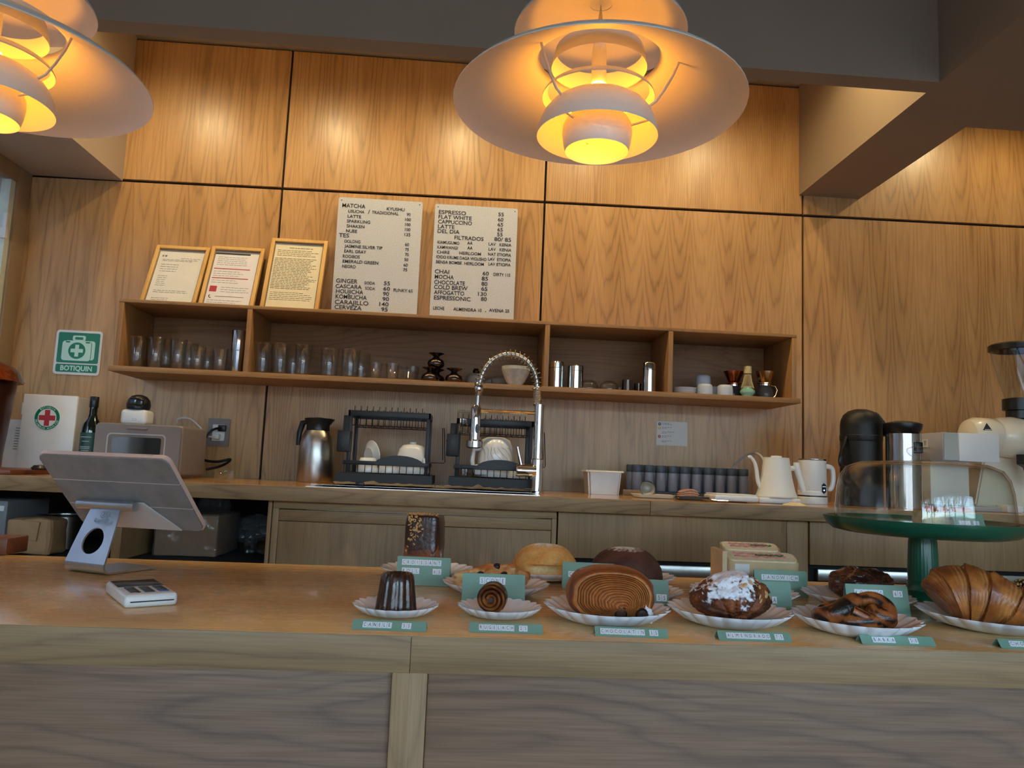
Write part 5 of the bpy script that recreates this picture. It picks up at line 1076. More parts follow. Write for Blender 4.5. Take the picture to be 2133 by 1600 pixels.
strand([(-.052, .012, .016), (-.058, -.018, .019), (-.040, -.030, .030), (-.012, -.022, .046), (.008, -.004, .050)], .0175, .2)
strand([(-.046, -.020, .013), (-.025, -.036, .014), (.0, -.040, .016), (.024, -.038, .018), (.05, -.028, .016)], .0145, 2.2)
strand([(-.020, -.038, .036), (.0, -.040, .024), (.018, -.042, .014)], .012, 4.)
strand([(.012, .0, .046), (.034, -.010, .052), (.050, -.024, .040), (.044, -.036, .024), (.026, -.036, .028), (.024, -.026, .040)], .0165, 1.1)
strand([(-.04, .02, .018), (-.01, .03, .022), (.03, .026, .022), (.058, .004, .018), (.060, -.022, .014)], .019, 3.)
strand([(-.02, .0, .028), (.02, .0, .03)], .022, 5.)
# ---- big croissant
cpl = G(1922, 1271, ZF+.024)+Vector((.112, -.012, 0)); pc, _ = plate(0, 0, 0, 0, .024, 'scalloped plate under the large croissant at the right', c=cpl, Rr=.112)
t = thing('croissant', 'large golden flaky croissant at the right of the front row', 'pastry', pc+Vector((-.008, .0, 0)), 0)
bm = new(); NS, NR = 220, 48; rr = []; CC = []
ax = spl([Vector(p) for p in ((-.066, .026, .030), (-.056, .024, .038), (-.034, .016, .046), (-.004, .002, .044), (.030, -.018, .034), (.056, -.036, .023), (.076, -.048, .014))], 40); nA = len(ax)
def crad(s): return max(.002, .051*math.sin(math.pi*min(1, (s*.98+.04))**.62)**.75)
for i in range(NS+1):
    s = i/NS; q = s*(nA-1); k = min(int(q), nA-2); p = ax[k].lerp(ax[k+1], q-k); tg = (ax[min(k+3, nA-1)]-ax[max(k-3, 0)]).normalized()
    n1 = Vector((0, 0, 1)); n1 = (n1-tg*tg.z).normalized(); b1 = tg.cross(n1)
    R_ = []
    for j in range(NR):
        a = 2*math.pi*j/NR; sk_ = s-.03*math.cos(a-.3)
        fr = (sk_*6.2+.22*fn((s*4, math.cos(a), math.sin(a)))) % 1; fine = .5+.5*math.sin(sk_*230+4*fn((math.cos(a)*2, math.sin(a)*2, s*6)))
        r = crad(s)*(1.05-.15*fr)+.0011*fine*(1 if fr > .3 else .3)+.0012*fn((math.cos(a)*3, math.sin(a)*3, s*14))
        v = p+n1*(math.cos(a)*r*.95)+b1*(math.sin(a)*r)
        R_.append(bm.verts.new((v.x, v.y, max(v.z, 0.0))))
        c0 = mixc(lin((196, 120, 52)), lin((128, 62, 22)), .5+.9*fn((math.cos(a)*2, math.sin(a)*2, s*9))+.25*math.cos(a)); c0 = mixc(c0, lin((222, 164, 98)), max(0, fr-.45)*1.1*fine); CC.append(mixc(c0, lin((112, 52, 18)), max(0, .12-fr)*5))
    rr.append(R_)
for a, b in zip(rr, rr[1:]):
    for k in range(NR): bm.faces.new((a[k], a[(k+1) % NR], b[(k+1) % NR], b[k]))
bm.faces.new(rr[0][::-1]); bm.faces.new(rr[-1])
me = mesh_of(bm, 'flaky_crust', cl, 1.2); at_ = me.color_attributes.new('Col', 'FLOAT_COLOR', 'POINT')
for i in range(len(me.vertices)): at_.data[i].color = (*CC[i], 1)
part(t, 'flaky_crust', me, None)
# ---- seeded pastry at the right edge
cpl = G(2126, 1262, ZF+.02)+Vector((.085, .05, 0)); pc, _ = plate(0, 0, 0, 0, .02, 'scalloped plate at the right edge under the seeded bun', c=cpl, Rr=.085)
t = thing('seeded_bun', 'dark bun covered in chopped nuts, cut off at the right edge', 'pastry', pc+Vector((-.030, 0, 0)), 0)
bm = new(); bmesh.ops.create_icosphere(bm, subdivisions=5, radius=1)
for v in bm.verts: k = 1+.06*fn(v.co, 4); v.co = Vector((v.co.x*.038*k, v.co.y*.038*k, max(0, .026+v.co.z*.030*k)))
part(t, 'bun', bm, cs, 1., lambda p, n: mixc(lin((60, 34, 22)), lin((34, 18, 12)), .5+fn(p, 60)))
def crumbs(t, n, place, s, nm, m):
    bm = new(); rr_ = random.Random(n)
    for k in range(n):
        p, nr = place(rr_); q = nr.to_track_quat('Z', 'Y').to_matrix().to_4x4()
        f = rr_.uniform(.6, 1.2)*s; r = bmesh.ops.create_icosphere(bm, subdivisions=1, radius=f)
        bmesh.ops.transform(bm, matrix=Matrix.Translation(p)@q@Matrix.Rotation(rr_.uniform(0, 6), 4, 'Z')@Matrix.Diagonal((1.5, .8, .6, 1)), verts=r['verts'])
    part(t, nm, bm, m, 1., kind='stuff')
M['nuts'] = mat('chopped_nuts', (206, 158, 98), .6, var=.2, vs=200)
def sp_(r):
    d = Vector((r.gauss(0, 1), r.gauss(0, 1), abs(r.gauss(0, 1)))).normalized(); return Vector((d.x*.038, d.y*.038, .026+d.z*.03)), d
crumbs(t, 260, sp_, .0022, 'chopped_nuts', M['nuts'])
# ---- back row: croissant roll
pc, _ = plate(796, 1178, 989, 1186, .02, 'scalloped plate under the tall chocolate croissant roll')
t = thing('croissant_roll', 'tall chocolate-glazed croissant roll topped with chopped nuts', 'pastry', (XU(884, pc.y, ZF+.06), pc.y, pc.z), -.25)
bm = new(); P = rrect(-.036, .036, -.032, .032, .013, 5); lv = [(0, .94), (.004, .99), (.03, 1), (.07, .99), (.108, .97), (.117, .93), (.1195, .85)]; rg = []
lv2 = []
for i in range(len(lv)-1):
    for k in range(6): f = k/6; lv2.append((lv[i][0]+(lv[i+1][0]-lv[i][0])*f, lv[i][1]+(lv[i+1][1]-lv[i][1])*f))
lv2.append(lv[-1])
for z, s in lv2: rg.append([bm.verts.new((x*s+.0012*fn((x*60, y*60, z*40)), y*s+.0012*fn((y*60, x*60, z*40+4)), z)) for x, y in P])
for a, b in zip(rg, rg[1:]):
    for k in range(len(P)): bm.faces.new((a[k], a[(k+1) % len(P)], b[(k+1) % len(P)], b[k]))
bm.faces.new(rg[0][::-1]); bm.faces.new(rg[-1])
part(t, 'glazed_roll', bm, cs, 1., lambda p, n: mixc(lin((150, 84, 50)), lin((58, 28, 22)), (p.z-.042+.012*math.sin(p.x*260+p.y*200)+.008*fn(p, 60))*90))
def top_(r):
    if r.random() < .7: x, y = r.gauss(-.008, .014), r.gauss(-.004, .013); return Vector((max(-.032, min(.03, x)), max(-.028, min(.028, y)), .120+.002*r.random())), Vector((0, 0, 1))
    z = .118-abs(r.gauss(0, .028)); return Vector((r.gauss(-.014, .010), -.0328, max(.05, z))), Vector((0, -1, 0))
crumbs(t, 260, top_, .0021, 'chopped_nuts', M['nuts'])
# ---- scone
pc, _ = plate(924, 1209, 1142, 1215, .022, 'scalloped plate under the blueberry scone')
t = thing('blueberry_scone', 'rough golden blueberry scone', 'pastry', pc+Vector((-.008, 0, 0)), .05); t.scale = (.88, .9, .84)
def scn(d):
    k = 1+.22*fn(d, 2.1)+.10*fn(d, 5.)+.05*abs(fn(d, 11.)); return Vector((d.x*.072*k, d.y*.046*k, max(0, .022+d.z*.034*k+.006*d.x)))
bm = new(); bmesh.ops.create_icosphere(bm, subdivisions=6, radius=1)
for v in bm.verts: v.co = scn(v.co.normalized())
part(t, 'crumb', bm, cm_, 1., lambda p, n: mixc(lin((232, 196, 136)), lin((190, 112, 52)), .35+fn(p, 45)*1.3+(p.z-.03)*12))
for d in ((.25, -.75, .45), (-.35, -.6, .55), (.1, -.3, .9), (.75, -.55, .1), (-.6, -.5, .3)):
    d = Vector(d).normalized(); bm = new(); bmesh.ops.create_icosphere(bm, subdivisions=3, radius=.0075)
    for v in bm.verts: v.co *= 1+.15*fn(v.co, 200)
    part(t, 'blueberry', bm, M.setdefault('berry', mat('dark_blueberry', (24, 18, 30), .4, var=.1)), loc=scn(d)-d*.0015)
# ---- two conchas
def concha(t, r, h, c1, c2, cavity):
    bm = new(); n1, n2 = 110, 54; rg = []
    for i in range(n2+1):
        f = i/n2; a = f*math.pi/2
        rr_ = [(r*math.cos(a)**.75, h*(.12+.88*math.sin(a)))] if i else [(r*.93, 0)]
        R0, z0 = rr_[0]
        if i == n2: rg.append([bm.verts.new((0, 0, h))]); continue
        L_ = []
        for j in range(n1):
            th = 2*math.pi*j/n1; c, s = math.cos(th), math.sin(th); k = 1+.03*fn((c*2, s*2, f*3))+.012*fn((c*9, s*9, f*16))
            crk = .012*max(0, .25-abs(fn((c*5, s*5, f*7))))*(.5 if cavity else 1.6)
            if cavity and i < n2*.36:
                da = abs((th+math.pi/2+.15+math.pi) % (2*math.pi)-math.pi); k -= .26*max(0, 1-(da/.6)**2)*max(0, 1-((f-.13)/.13)**2)
            L_.append(bm.verts.new((c*R0*(k-crk), s*R0*(k-crk), max(0, z0*(1+.02*fn((c*3, s*3, 4.)))))))
        rg.append(L_)
    for a, b in zip(rg, rg[1:]):
        for j in range(n1):
            if len(b) == 1: bm.faces.new((a[j], a[(j+1) % n1], b[0]))
            else: bm.faces.new((a[j], a[(j+1) % n1], b[(j+1) % n1], b[j]))
    bm.faces.new(rg[0][::-1])
    def col_(p, n):
        b = mixc(c1, c2, .4+fn(p, 40)+(p.z/h-.6)*.9)
        if cavity:
            rad = math.hypot(p.x, p.y); ins = (r*math.cos(math.asin(min(1, max(0, (p.z/h-.12)/.88))))**.75-rad)/r
            b = mixc(b, lin((236, 206, 150)), (ins-.05)*9)
        return mixc(b, lin((246, 240, 230)), ((p.z/h-.93)*14+fn(p, 160)*.9)*(1.0 if p.x < .012 else .5))
    part(t, 'sugar_dome', bm, cm_, 1.2, col_)
pc, _ = plate(0, 0, 0, 0, .018, 'scalloped plate under the golden concha bun', c=Vector((XU(1134, 1.60, ZF), 1.60, ZF)), Rr=.082)
t = thing('concha_bun', 'golden round concha bun with a sugar-dusted top', 'bun', (pc.x, pc.y, pc.z), 0, 'concha buns'); concha(t, .0695, .067, lin((214, 150, 76)), lin((232, 178, 104)), True)
pc, _ = plate(0, 0, 0, 0, .02, 'scalloped plate under the dark cocoa concha bun', c=Vector((XU(1312, 1.565, ZF), 1.565, ZF)), Rr=.09)
t = thing('concha_bun', 'dark cocoa concha bun with a sugar-dusted top', 'bun', (XU(1304, pc.y, ZF+.03), pc.y, pc.z), 0, 'concha buns'); concha(t, .0745, .069, lin((74, 42, 34)), lin((96, 58, 44)), False)
# ---- sugared pastry behind the chocolatin
pc, _ = plate(1234, 1222, 1421, 1229, .02, 'scalloped plate behind the chocolatin roll')
bm = new(); bmesh.ops.create_icosphere(bm, subdivisions=5, radius=1)
for v in bm.verts: k = 1+.08*fn(v.co, 3); v.co = Vector((v.co.x*.058*k, v.co.y*.045*k, max(0, .014+v.co.z*(.021-.010*v.co.x)*k)))
solo('sugared_pastry', bm, cm_, 'flat pastry white with icing sugar behind the chocolatin', 'pastry', pc, 0, None, 1., lambda p, n: mixc(lin((196, 150, 100)), lin((244, 242, 244)), (p.z-.014)*160+fn(p, 60)))
plate(1438, 1222, 1662, 1236, .022, 'scalloped plate mostly hidden behind the almond croissant')
# ---- sandwich
Ys = 1.575; t = thing('wrapped_sandwich', 'halved sandwich wrapped in kraft paper with ham and greens showing', 'sandwich', (XU(1579, Ys, ZF+.03), Ys, ZF+.0006), -.06)
M['bread'] = mat('pale_bread', (232, 214, 176), .85, var=.06, vs=80, bump=.3, bs=200); M['ham'] = mat('pink_ham', (206, 132, 120), .5, var=.12, vs=60); M['salad'] = mat('green_leaf', (62, 110, 46), .5, var=.2, vs=60)
def half(x0, x1, y0, y1, z1, nm):
    bm = new(); P = rrect(x0, x1, y0, y1, .016, 4); Q = rrect(x0+.003, x1-.003, y0+.003, y1-.003, .014, 4); n = len(P)
    tz_ = lambda x, y: z1+(y-y0)*.32-.05*abs(x-(x0+x1)/2)*.25
    a = [bm.verts.new((x, y, 0)) for x, y in P]; b = [bm.verts.new((x, y, tz_(x, y)+.0015*fn((x*80, y*80, 0)))) for x, y in P]; c = [bm.verts.new((x, y, tz_(x, y)-.004)) for x, y in Q]
    for i in range(n):
        j = (i+1) % n; bm.faces.new((a[i], a[j], b[j], b[i])); bm.faces.new((b[i], b[j], c[j], c[i]))
    bm.faces.new(a[::-1]); w_ = part(t, 'paper_wrap', bm, mat('pale_kraft_paper', (206, 178, 138), .7, var=.06, vs=30, bump=.3, bs=60))
    bm = new(); Q2 = rrect(x0+.0035, x1-.0035, y0+.0035, y1-.0035, .013, 4); a = [bm.verts.new((x, y, .004)) for x, y in Q2]; b = [bm.verts.new((x, y, tz_(x, y)+.001)) for x, y in Q2]; n = len(Q2)
    for i in range(n): j = (i+1) % n; bm.faces.new((a[i], a[j], b[j], b[i]))
    bm.faces.new(a[::-1]); bm.faces.new(b); s_ = part(t, 'bread', bm, M['bread'])
    for k, (nm_, m) in enumerate((('ham', 'ham'), ('greens', 'salad'), ('ham', 'ham'))):
        yy = y0+(y1-y0)*(.42+.13*k); S_ = [(x0+.02+(x1-x0-.045)*f/16*(1 if m == 'ham' else .55)+(.0 if m == 'ham' else .045), yy+.0022*math.sin(f*1.7+k), tz_(x0, yy)+.0012) for f in range(17)]
        tube(bm := new(), S_, [.0026*(1+.4*math.sin(f*2.1+k)) for f in range(17)], 6); part(s_, nm_, bm, M[m])
half(-.072, .078, -.032, .018, .056, 'front'); half(-.066, .058, .020, .066, .072, 'back')
part(t, 'white_sticker', box(new(), -.058, -.028, -.0328, -.0322, .012, .05), M['paper']); part(t, 'paper_fold', box(new(), -.083, -.0725, -.030, .062, 0, .074, .002), mat('pale_kraft_fold', (214, 188, 150), .7, var=.06))
# ---- kouign
pc, _ = plate(1669, 1228, 1907, 1247, .022, 'scalloped plate under the dark caramelised kouign')
bm = new(); bmesh.ops.create_icosphere(bm, subdivisions=6, radius=1)
def kou(d):
    a = math.atan2(d.y, d.x); k = 1+.10*abs(math.sin(a*2.5+.6))+.12*fn(d, 2.6)+.06*abs(fn(d, 7.))+.02*fn(d, 20.)
    tp = .86+.16*max(-1, min(1, d.z+.2)); return Vector((d.x*.060*k*tp, d.y*.048*k*tp, max(0, .030+d.z*.032*k-.012*math.exp(-((d.x-.05)**2+d.y**2)*22)*(d.z > 0))))
for v in bm.verts: v.co = kou(v.co.normalized())
solo('kouign', bm, cs, 'dark caramelised lumpy kouign pastry', 'pastry', pc+Vector((.014, .012, 0)), .2, None, 1., lambda p, n: mixc(lin((98, 46, 26)), lin((44, 20, 16)), .5+fn(p, 55)*1.4))
# ---- price cards
TILE = mesh_of(box(new(), -.5, .5, -.0005, .0005, -.5, .5), 'letter_tile', M['tile'], 0)
def sign(label, bl, br, face, tilt, rows, name='price_card', back=True, rnd=.002, kk=1.):
    a, b = G(bl[0], bl[1], ZF), G(br[0], br[1], ZF); c = (a+b)/2; w = (b-a).length; yaw = math.atan2(b.y-a.y, b.x-a.x)
    t = thing(name, label, 'price card', (c.x, c.y, ZF+.0004), yaw, 'sage green price cards')
    L = Matrix.Rotation(-tilt, 4, 'X'); prism(bm := new(), rrect(-w/2, w/2, 0, face, rnd), 0, .0012, L); fr_ = part(t, 'front_leaf', bm, M['sage'])
    Lb = Matrix.Translation((0, 2*math.sin(tilt)*face+.0022, 0))@Matrix.Rotation(tilt, 4, 'X'); prism(bm := new(), rrect(-w/2, w/2, 0, face, rnd), -.0012, 0, Lb); part(t, 'back_leaf', bm, M['sage'])
    for txt, xf, zf, pitch, th in rows:
        for i, ch in enumerate(txt):
            if ch == ' ': continue
            p = L@Vector((-w/2+w*xf+pitch*(i+.5), -.0006, face*zf)); e = (-tilt, 0, 0)
            o = part(t, 'letter_tile', TILE, None, loc=p, rot=e); o.scale = (pitch*.93, 1, th)
            gl = text_mesh(ch, M['blueink'], 1., None, .0); gw = max(v.co.x for v in gl.vertices)
            q = link('letter', gl, o); k_ = .62; q.scale = (k_*(.95 if gw > .35 else .8), 1, k_*1.02); q.location = (-gw*q.scale[0]/2, -.0008, -.31)
    return t
LO, TL_ = .0145, math.radians(42)
sign('low sage card reading CANELE 55', (732, 1311), (887, 1317), LO, TL_, [('CANELE  55', .14, .5, .0066, .0085)])
sign('low sage card reading RUGELACH 25', (977, 1317), (1131, 1322), LO, TL_, [('RUGELACH 25', .13, .5, .0061, .0085)])
sign('low sage card reading CHOCOLATIN 55', (1240, 1325), (1393, 1331), LO, TL_, [('CHOCOLATIN 55', .07, .5, .0062, .0085)])
sign('low sage card reading ALMENDRADO 75', (1498, 1334), (1650, 1339), LO, TL_, [('ALMENDRADO 75', .11, .5, .0062, .0085)])
sign('low sage card reading BABKA 50', (1797, 1342.5), (1951, 1347.5), LO, TL_, [('BABKA   50', .15, .5, .0066, .0085)])
sign('low sage card at the right edge beginning CHO', (2087, 1351), (2240, 1356), LO, TL_, [('CHO', .13, .5, .0072, .0085)])
UT = math.radians(14)
sign('upright sage card reading CROISSANT ROLL 65', (823, 1218), (935, 1223), .0525, UT, [('CROISSANT', .09, .80, .0083, .0105), ('ROLL   65', .10, .50, .0083, .0105)])
sign('upright sage card reading SCONE before the blueberry scone', (961, 1261), (1093, 1265), .051, UT, [('SCONE', .27, .78, .0086, .0112)])
sign('upright sage card beginning CONC before the golden concha', (1171, 1226), (1280, 1231), .0500, UT, [('CONCHA', .11, .55, .0083, .0105)])
sign('sage card ending in 55 behind the chocolatin', (1262, 1270), (1394, 1276), .051, UT, [('55', .80, .44, .0088, .0110)])
sign('upright sage card reading SANDWICH', (1574, 1241), (1685, 1246), .0495, UT, [('SANDWICH', .13, .72, .0090, .0105)])
sign('sage card with a letter A behind the almond croissant', (1520, 1277), (1652, 1283), .0540, UT, [('A', .68, .44, .0088, .0110)])
sign('upright sage card reading KOUING 65', (1768, 1285), (1899, 1290), .0540, UT, [('KOUING  65', .13, .74, .0083, .0105)])
# ---- cake stand, dome and focaccia
Yc = 1.505; xc = XU(1921, Yc, 1.05); Zp = A(1921, 1082, Yc).z
t = thing('cake_stand', 'dark green pedestal cake stand', 'cake stand', (xc, Yc, ZF+.0004)); hz = Zp-ZF; Rp = px(196, Yc)
lathe(bm := new(), [(0, 0), (.062, 0), (.064, .004), (.06, .009), (.034, .016), (.029, .026), (.030, .034), (0, .034)], 48); part(t, 'foot', bm, M['green'])
lathe(bm := new(), [(.0275, .0342), (.0285, .05), (.0262, hz-.045), (.0235, hz-.030), (0, hz-.030)], 96, mod=lambda r, z, a: (r*(1+.012*math.cos(28*a)), z)); part(t, 'stem', bm, M['green'])
lathe(bm := new(), [(0, hz-.034), (.03, hz-.033), (Rp*.78, hz-.031), (Rp*.90, hz-.026), (Rp*.965, hz-.016), (Rp*.995, hz-.005), (Rp, hz), (Rp*.985, hz), (Rp*.95, hz-.007), (Rp*.9, hz-.0095), (0, hz-.0105)], 96); part(t, 'plate', bm, M['green'])
zi = Zp-.0100
t = thing('glass_dome', 'clear glass cake dome with a round knob on the green stand', 'cake dome', (xc, Yc, zi+.0006)); Rd = px(174, Yc); hd = A(1921, 962, Yc).z-zi
th = .003; o_ = [(Rd, 0), (Rd*.992, .02), (Rd*.965, hd*.55), (Rd*.93, hd*.74), (Rd*.86, hd*.88), (Rd*.72, hd*.965), (Rd*.4, hd*.995), (.012, hd)]
i_ = [(max(r-th, 0), z-(th if z > .03 else 0)) for r, z in o_]; i_[0] = (Rd-th, 0)
lathe(bm := new(), o_+[(0, hd)], 96); lathe(bm, i_+[(0, hd-th)], 96); lathe(bm, [(Rd-th, 0), (Rd, 0)], 96); part(t, 'dome', bm, M['domeglass'], 1.)
kz_ = hd+.0002; lathe(bm := new(), [(.020, kz_), (.017, kz_+.004), (.0165, kz_+.009), (.022, kz_+.013), (.027, kz_+.019), (.026, kz_+.025), (.018, kz_+.029), (0, kz_+.030)], 40); part(t, 'knob', bm, M['domeglass'], 1.)
t = thing('focaccia_slice', 'slice of tomato-topped focaccia under the glass dome', 'focaccia', (XU(1968, 1.46, zi), 1.46, zi+.0006), -.12)
bm = new(); box(bm, -.052, .052, -.028, .028, 0, .030, .006, 2); bmesh.ops.subdivide_edges(bm, edges=bm.edges[:], cuts=3, use_grid_fill=True)
for v in bm.verts: v.co += Vector((fn(v.co, 50), fn(v.co+Vector((3, 0, 0)), 50), fn(v.co+Vector((0, 3, 0)), 50)))*.002; v.co.z = max(0, v.co.z)
part(t, 'bread', bm, cm_, 1., lambda p, n: mixc(mixc(lin((236, 222, 178)), lin((170, 180, 120)), fn(p, 90)*1.4), lin((206, 120, 66)), (p.z-.026)*300+fn(p, 70)*.6))
for k, (x, y) in enumerate(((-.038, -.014), (-.012, -.010), (.014, -.016), (.036, -.008), (-.024, .012), (.004, .014), (.03, .014))):
    bm = new(); bmesh.ops.create_icosphere(bm, subdivisions=3, radius=1)
    for v in bm.verts: v.co = Vector((v.co.x*.0115, v.co.y*.010, .003+v.co.z*.0055))*(1+.1*fn(v.co, 3+k))
    part(t, 'roast_tomato', bm, M.setdefault('tomato', mat('roast_tomato', (214, 104, 58), .4, var=.15, vs=90, coat=.3)), loc=(x, y, .030))
a, b = A(1990, 1085, 1.405), A(2054, 1088, 1.405)
t = thing('price_card', 'dark sage card under the glass dome beside the focaccia', 'price card', ((a.x+b.x)/2, 1.405, zi+.0006), 0, 'sage green price cards'); w = b.x-a.x
L = Matrix.Rotation(-math.radians(20), 4, 'X'); prism(bm := new(), rrect(-w/2, w/2, 0, .030, .002), 0, .0012, L); part(t, 'front_leaf', bm, M['sage'])
for k in range(7):
    if k != 4: o = part(t, 'letter_tile', TILE, None, loc=L@Vector((-w/2+.012+.0058*k, -.0006, .011)), rot=(-math.radians(20), 0, 0)); o.scale = (.0052, 1, .008)
# ---------------------------------------------------------------- tablet on its stand
tc = Vector((-.6526, 1.5328, 1.0478)); yw, tl, TW, TLn = -.2458, .8011, .275, .202
ta = Vector((math.cos(yw), math.sin(yw), 0)); th_ = Vector((-math.sin(yw), math.cos(yw), 0)); td = th_*math.sin(tl)-Vector((0, 0, math.cos(tl))); tn = ta.cross(td)
if tn.y > 0: tn = -tn                                                     # towards the camera and down
t = thing('tablet', 'tablet computer in a grey folio case seen from behind', 'tablet', tc)
MT = Matrix(((ta.x, -tn.x, -td.x, 0), (ta.y, -tn.y, -td.y, 0), (ta.z, -tn.z, -td.z, 0), (0, 0, 0, 1)))   # local x across, y away from camera, z up the tablet
bm = new(); prism(bm, rrect(-TW/2, TW/2, -TLn/2, TLn/2, .014, 6), -.001, .007, MT); part(t, 'tablet_body', bm, M['rose'])
for k, (f0_, f1_) in enumerate(((-.5, -.174), (-.163, .163), (.174, .5))):
    r_ = .012; z0, z1 = f0_*TLn+.0015*(k == 0), f1_*TLn-.0015*(k == 2)
    P = [(-TW/2+.0015, z0+(r_ if k == 0 else 0)), (-TW/2+.0015+(r_*.35 if k == 0 else 0), z0+(r_*.35 if k == 0 else 0)), (-TW/2+.0015+(r_ if k == 0 else 0), z0), (TW/2-.0015-(r_ if k == 0 else 0), z0), (TW/2-.0015-(r_*.35 if k == 0 else 0), z0+(r_*.35 if k == 0 else 0)), (TW/2-.0015, z0+(r_ if k == 0 else 0)), (TW/2-.0015, z1-(r_ if k == 2 else 0)), (TW/2-.0015-(r_*.35 if k == 2 else 0), z1-(r_*.35 if k == 2 else 0)), (TW/2-.0015-(r_ if k == 2 else 0), z1), (-TW/2+.0015+(r_ if k == 2 else 0), z1), (-TW/2+.0015+(r_*.35 if k == 2 else 0), z1-(r_*.35 if k == 2 else 0)), (-TW/2+.0015, z1-(r_ if k == 2 else 0))]
    out = []
    for p in P:
        if not out or math.hypot(p[0]-out[-1][0], p[1]-out[-1][1]) > 1e-5: out.append(p)
    if math.hypot(out[0][0]-out[-1][0], out[0][1]-out[-1][1]) < 1e-5: out.pop()
    bm = new(); prism(bm, out, -.0045, -.001, MT); part(t, 'cover_panel', bm, M['case'])
prism(bm := new(), rrect(-TW/2+.008, TW/2-.008, -TLn/2+.008, TLn/2-.008, .006), .007, .0078, MT); part(t, 'screen', bm, M['screen'])
for zz in (-.1685, .1685): part(t, 'fold_seam', box(new(), -TW/2+.002, TW/2-.002, -.0042, -.001, zz*TLn-.0011, zz*TLn+.0011, M=MT), M['silver'])
box(bm := new(), .085, .105, .002, .0055, TLn/2-.0005, TLn/2+.0008, M=MT); part(t, 'volume_button', bm, M['rose'])
B0, B1 = G(137, 1190, ZF), G(218, 1200, ZF); bc = (B0+B1)/2; av = (B1-B0).normalized(); bk = Vector((-av.y, av.x, 0)); wb_ = (B1-B0).length
hg = tc+ta*(-.030)+td*.014+tn*.022
t = thing('tablet_stand', 'silver aluminium tablet stand with a round cable hole', 'tablet stand', (bc.x, bc.y, ZF+.0004)); loc0 = t.location.copy()
zb0 = Vector((0, 0, .020)); e0 = bc+zb0-bk*.004; sv = (hg-e0); Ls = sv.length; sv.normalize(); nn = av.cross(sv).normalized()
if nn.y > 0: nn = -nn
w0, w1 = wb_/2, .031
def sp2(x, s): return e0+sv*s+ta.lerp(av, 1-s/Ls).normalized()*(x*(w0+(w1-w0)*s/Ls))-loc0
N_ = 48; bm = new(); hs, hr = Ls*.37, .0235; outer = []; inner = []
for k in range(N_):
    a = 2*math.pi*k/N_; c, s = math.cos(a), math.sin(a); m_ = max(abs(c), abs(s)); outer.append((c/m_, (s/m_+1)/2*(Ls)))
    inner.append((c*hr/(w0+(w1-w0)*.37), hs+s*hr*1.15))
vo = [bm.verts.new(sp2(*p)) for p in outer]; vi = [bm.verts.new(sp2(*p)) for p in inner]
for k in range(N_): bm.faces.new((vo[k], vo[(k+1) % N_], vi[(k+1) % N_], vi[k]))
bmesh.ops.recalc_face_normals(bm, faces=bm.faces[:]); bmesh.ops.solidify(bm, geom=bm.faces[:], thickness=.004); part(t, 'upright', bm, M['alu'], .5)
# bend and foot plate
bm = new(); prof = [(e0-loc0, w0)]
for k in range(1, 9):
    a = k/8*math.pi/2*1.05; prof.append((Vector((0, 0, 0))+(e0-loc0)*0+(-bk*.004+bk*(.020*(1-math.cos(a))*.9)-bk*.003*math.sin(a*2))+Vector((0, 0, .020*(1-math.sin(a))+.0005)), w0))
tip = G(318, 1182, ZF); fl_ = .105
for k in range(1, 7): f = k/6; prof.append((bk*(.016+fl_*f)+Vector((0, 0, .0005)), w0*(1-.04*f)))
prv = None
for p, w_ in prof:
    cur = [bm.verts.new(p-av*w_), bm.verts.new(p+av*w_)]
    if prv: bm.faces.new((prv[0], prv[1], cur[1], cur[0]))
    prv = cur
bmesh.ops.recalc_face_normals(bm, faces=bm.faces[:])
bmesh.ops.solidify(bm, geom=bm.faces[:], thickness=-.0035)
mz = min(v.co.z for v in bm.verts)
for v in bm.verts: v.co.z = max(v.co.z, 0)
part(t, 'foot_plate', bm, M['alu'], .5)
tube(bm := new(), [hg-loc0-ta*.062, hg-loc0+ta*.062], .0095, 20); part(t, 'hinge_barrel', bm, M['alu'], .5)
bm = new(); q0 = hg+ta*.005
P = [q0-ta*.05-tn*.012+td*.004, q0+ta*.064-tn*.012+td*.004, q0+ta*.112-tn*.0155+td*.085, q0-ta*.06-tn*.0155+td*.085]
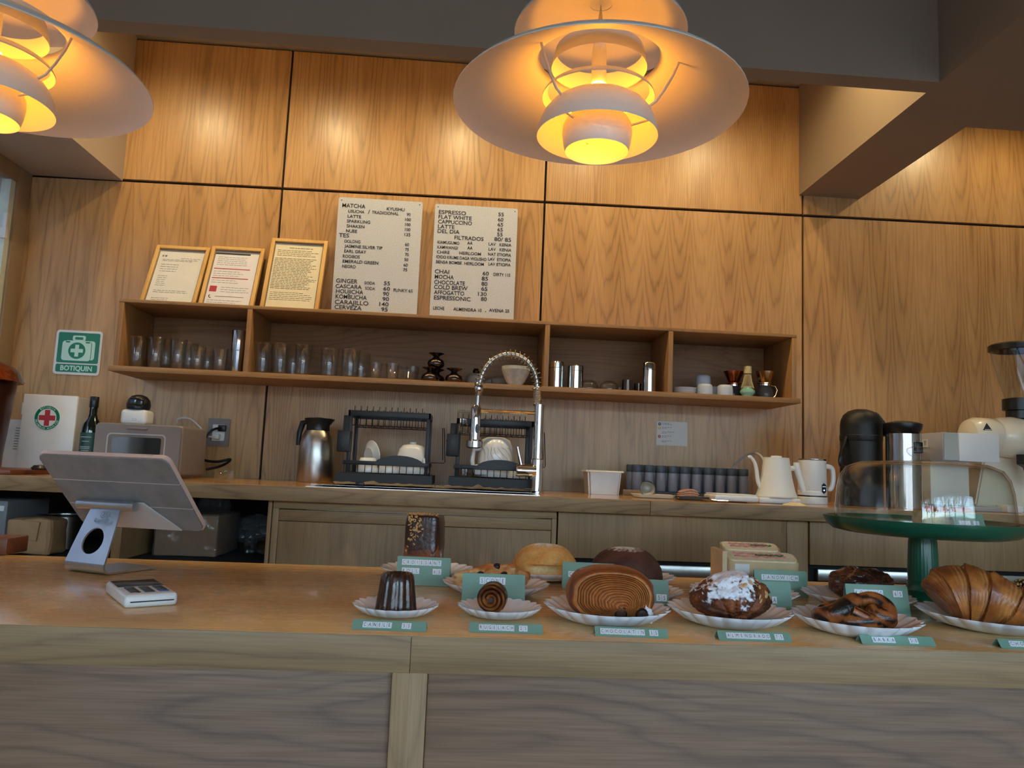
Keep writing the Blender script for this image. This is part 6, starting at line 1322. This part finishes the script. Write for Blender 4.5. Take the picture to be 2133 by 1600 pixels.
bm.faces.new([bm.verts.new(p-loc0) for p in P]); bmesh.ops.recalc_face_normals(bm, faces=bm.faces[:]); bmesh.ops.solidify(bm, geom=bm.faces[:], thickness=.0025); part(t, 'holder_plate', bm, M['silver'], .5)
bm = new(); bm.faces.new([bm.verts.new(p-loc0) for p in (P[3]+ta*.02, P[2]-ta*.01, P[2]-ta*.01-tn*.022+td*.004, P[3]+ta*.02-tn*.022+td*.004)]); bmesh.ops.solidify(bm, geom=bm.faces[:], thickness=.003); part(t, 'support_lip', bm, M['alu'], .5)
RL = Matrix(((av.x, -nn.x, sv.x), (av.y, -nn.y, sv.y), (av.z, -nn.z, sv.z))).to_euler()
for body, hh, ww, s, xo in (('[S]', .009, .013, .80, .0), ('stand', .003, .011, .755, .0), ('Lamicall', .0075, .036, .69, 0), ('DESIGNED FOR YOU', .002, .028, .665, 0)):
    me = text_mesh(body, M['greyink'], hh, ww); o = link('lettering', me, t); o.rotation_euler = RL; o.location = e0+sv*(Ls*s)+av*(xo-ww/2+.004)+nn*.0028-loc0
# ---------------------------------------------------------------- card reader
rc = Vector((-.4870, 1.237, ZF+.0004)); ra = math.atan2(.0407, .0606)
t = thing('card_reader', 'white handheld card reader with black keys on the counter', 'card reader', rc, ra)
W2, D2, H2 = .0368, .074, .0190
part(t, 'body', box(new(), -W2, W2, -D2, D2, 0, H2, .006, 3), M['white'])
part(t, 'screen', box(new(), -W2+.005, W2-.004, .002, D2-.008, H2-.0004, H2+.0006, .0003), M['screen'])
for r_ in range(4):
    for c_ in range(3):
        part(t, 'key', box(new(), -.026+.020*c_, -.012+.020*c_, -.016-.0135*r_, -.006-.0135*r_, H2-.0004, H2+.0010, .0004), mat('blue_key', (40, 84, 150), .4) if (r_ == 3 and c_ == 2) else M['screen'])
part(t, 'card_slot', box(new(), -.029, .031, -D2-.0006, -D2+.004, .0078, .0095), M['ink'])
x = G(12, 1157, ZF); solo('wooden_box', box(new(), -.09, 0, 0, .08, 0, .034, .002), M['redwood'], 'small reddish wooden box at the far left of the counter', 'box', (x.x, x.y, ZF+.0004))
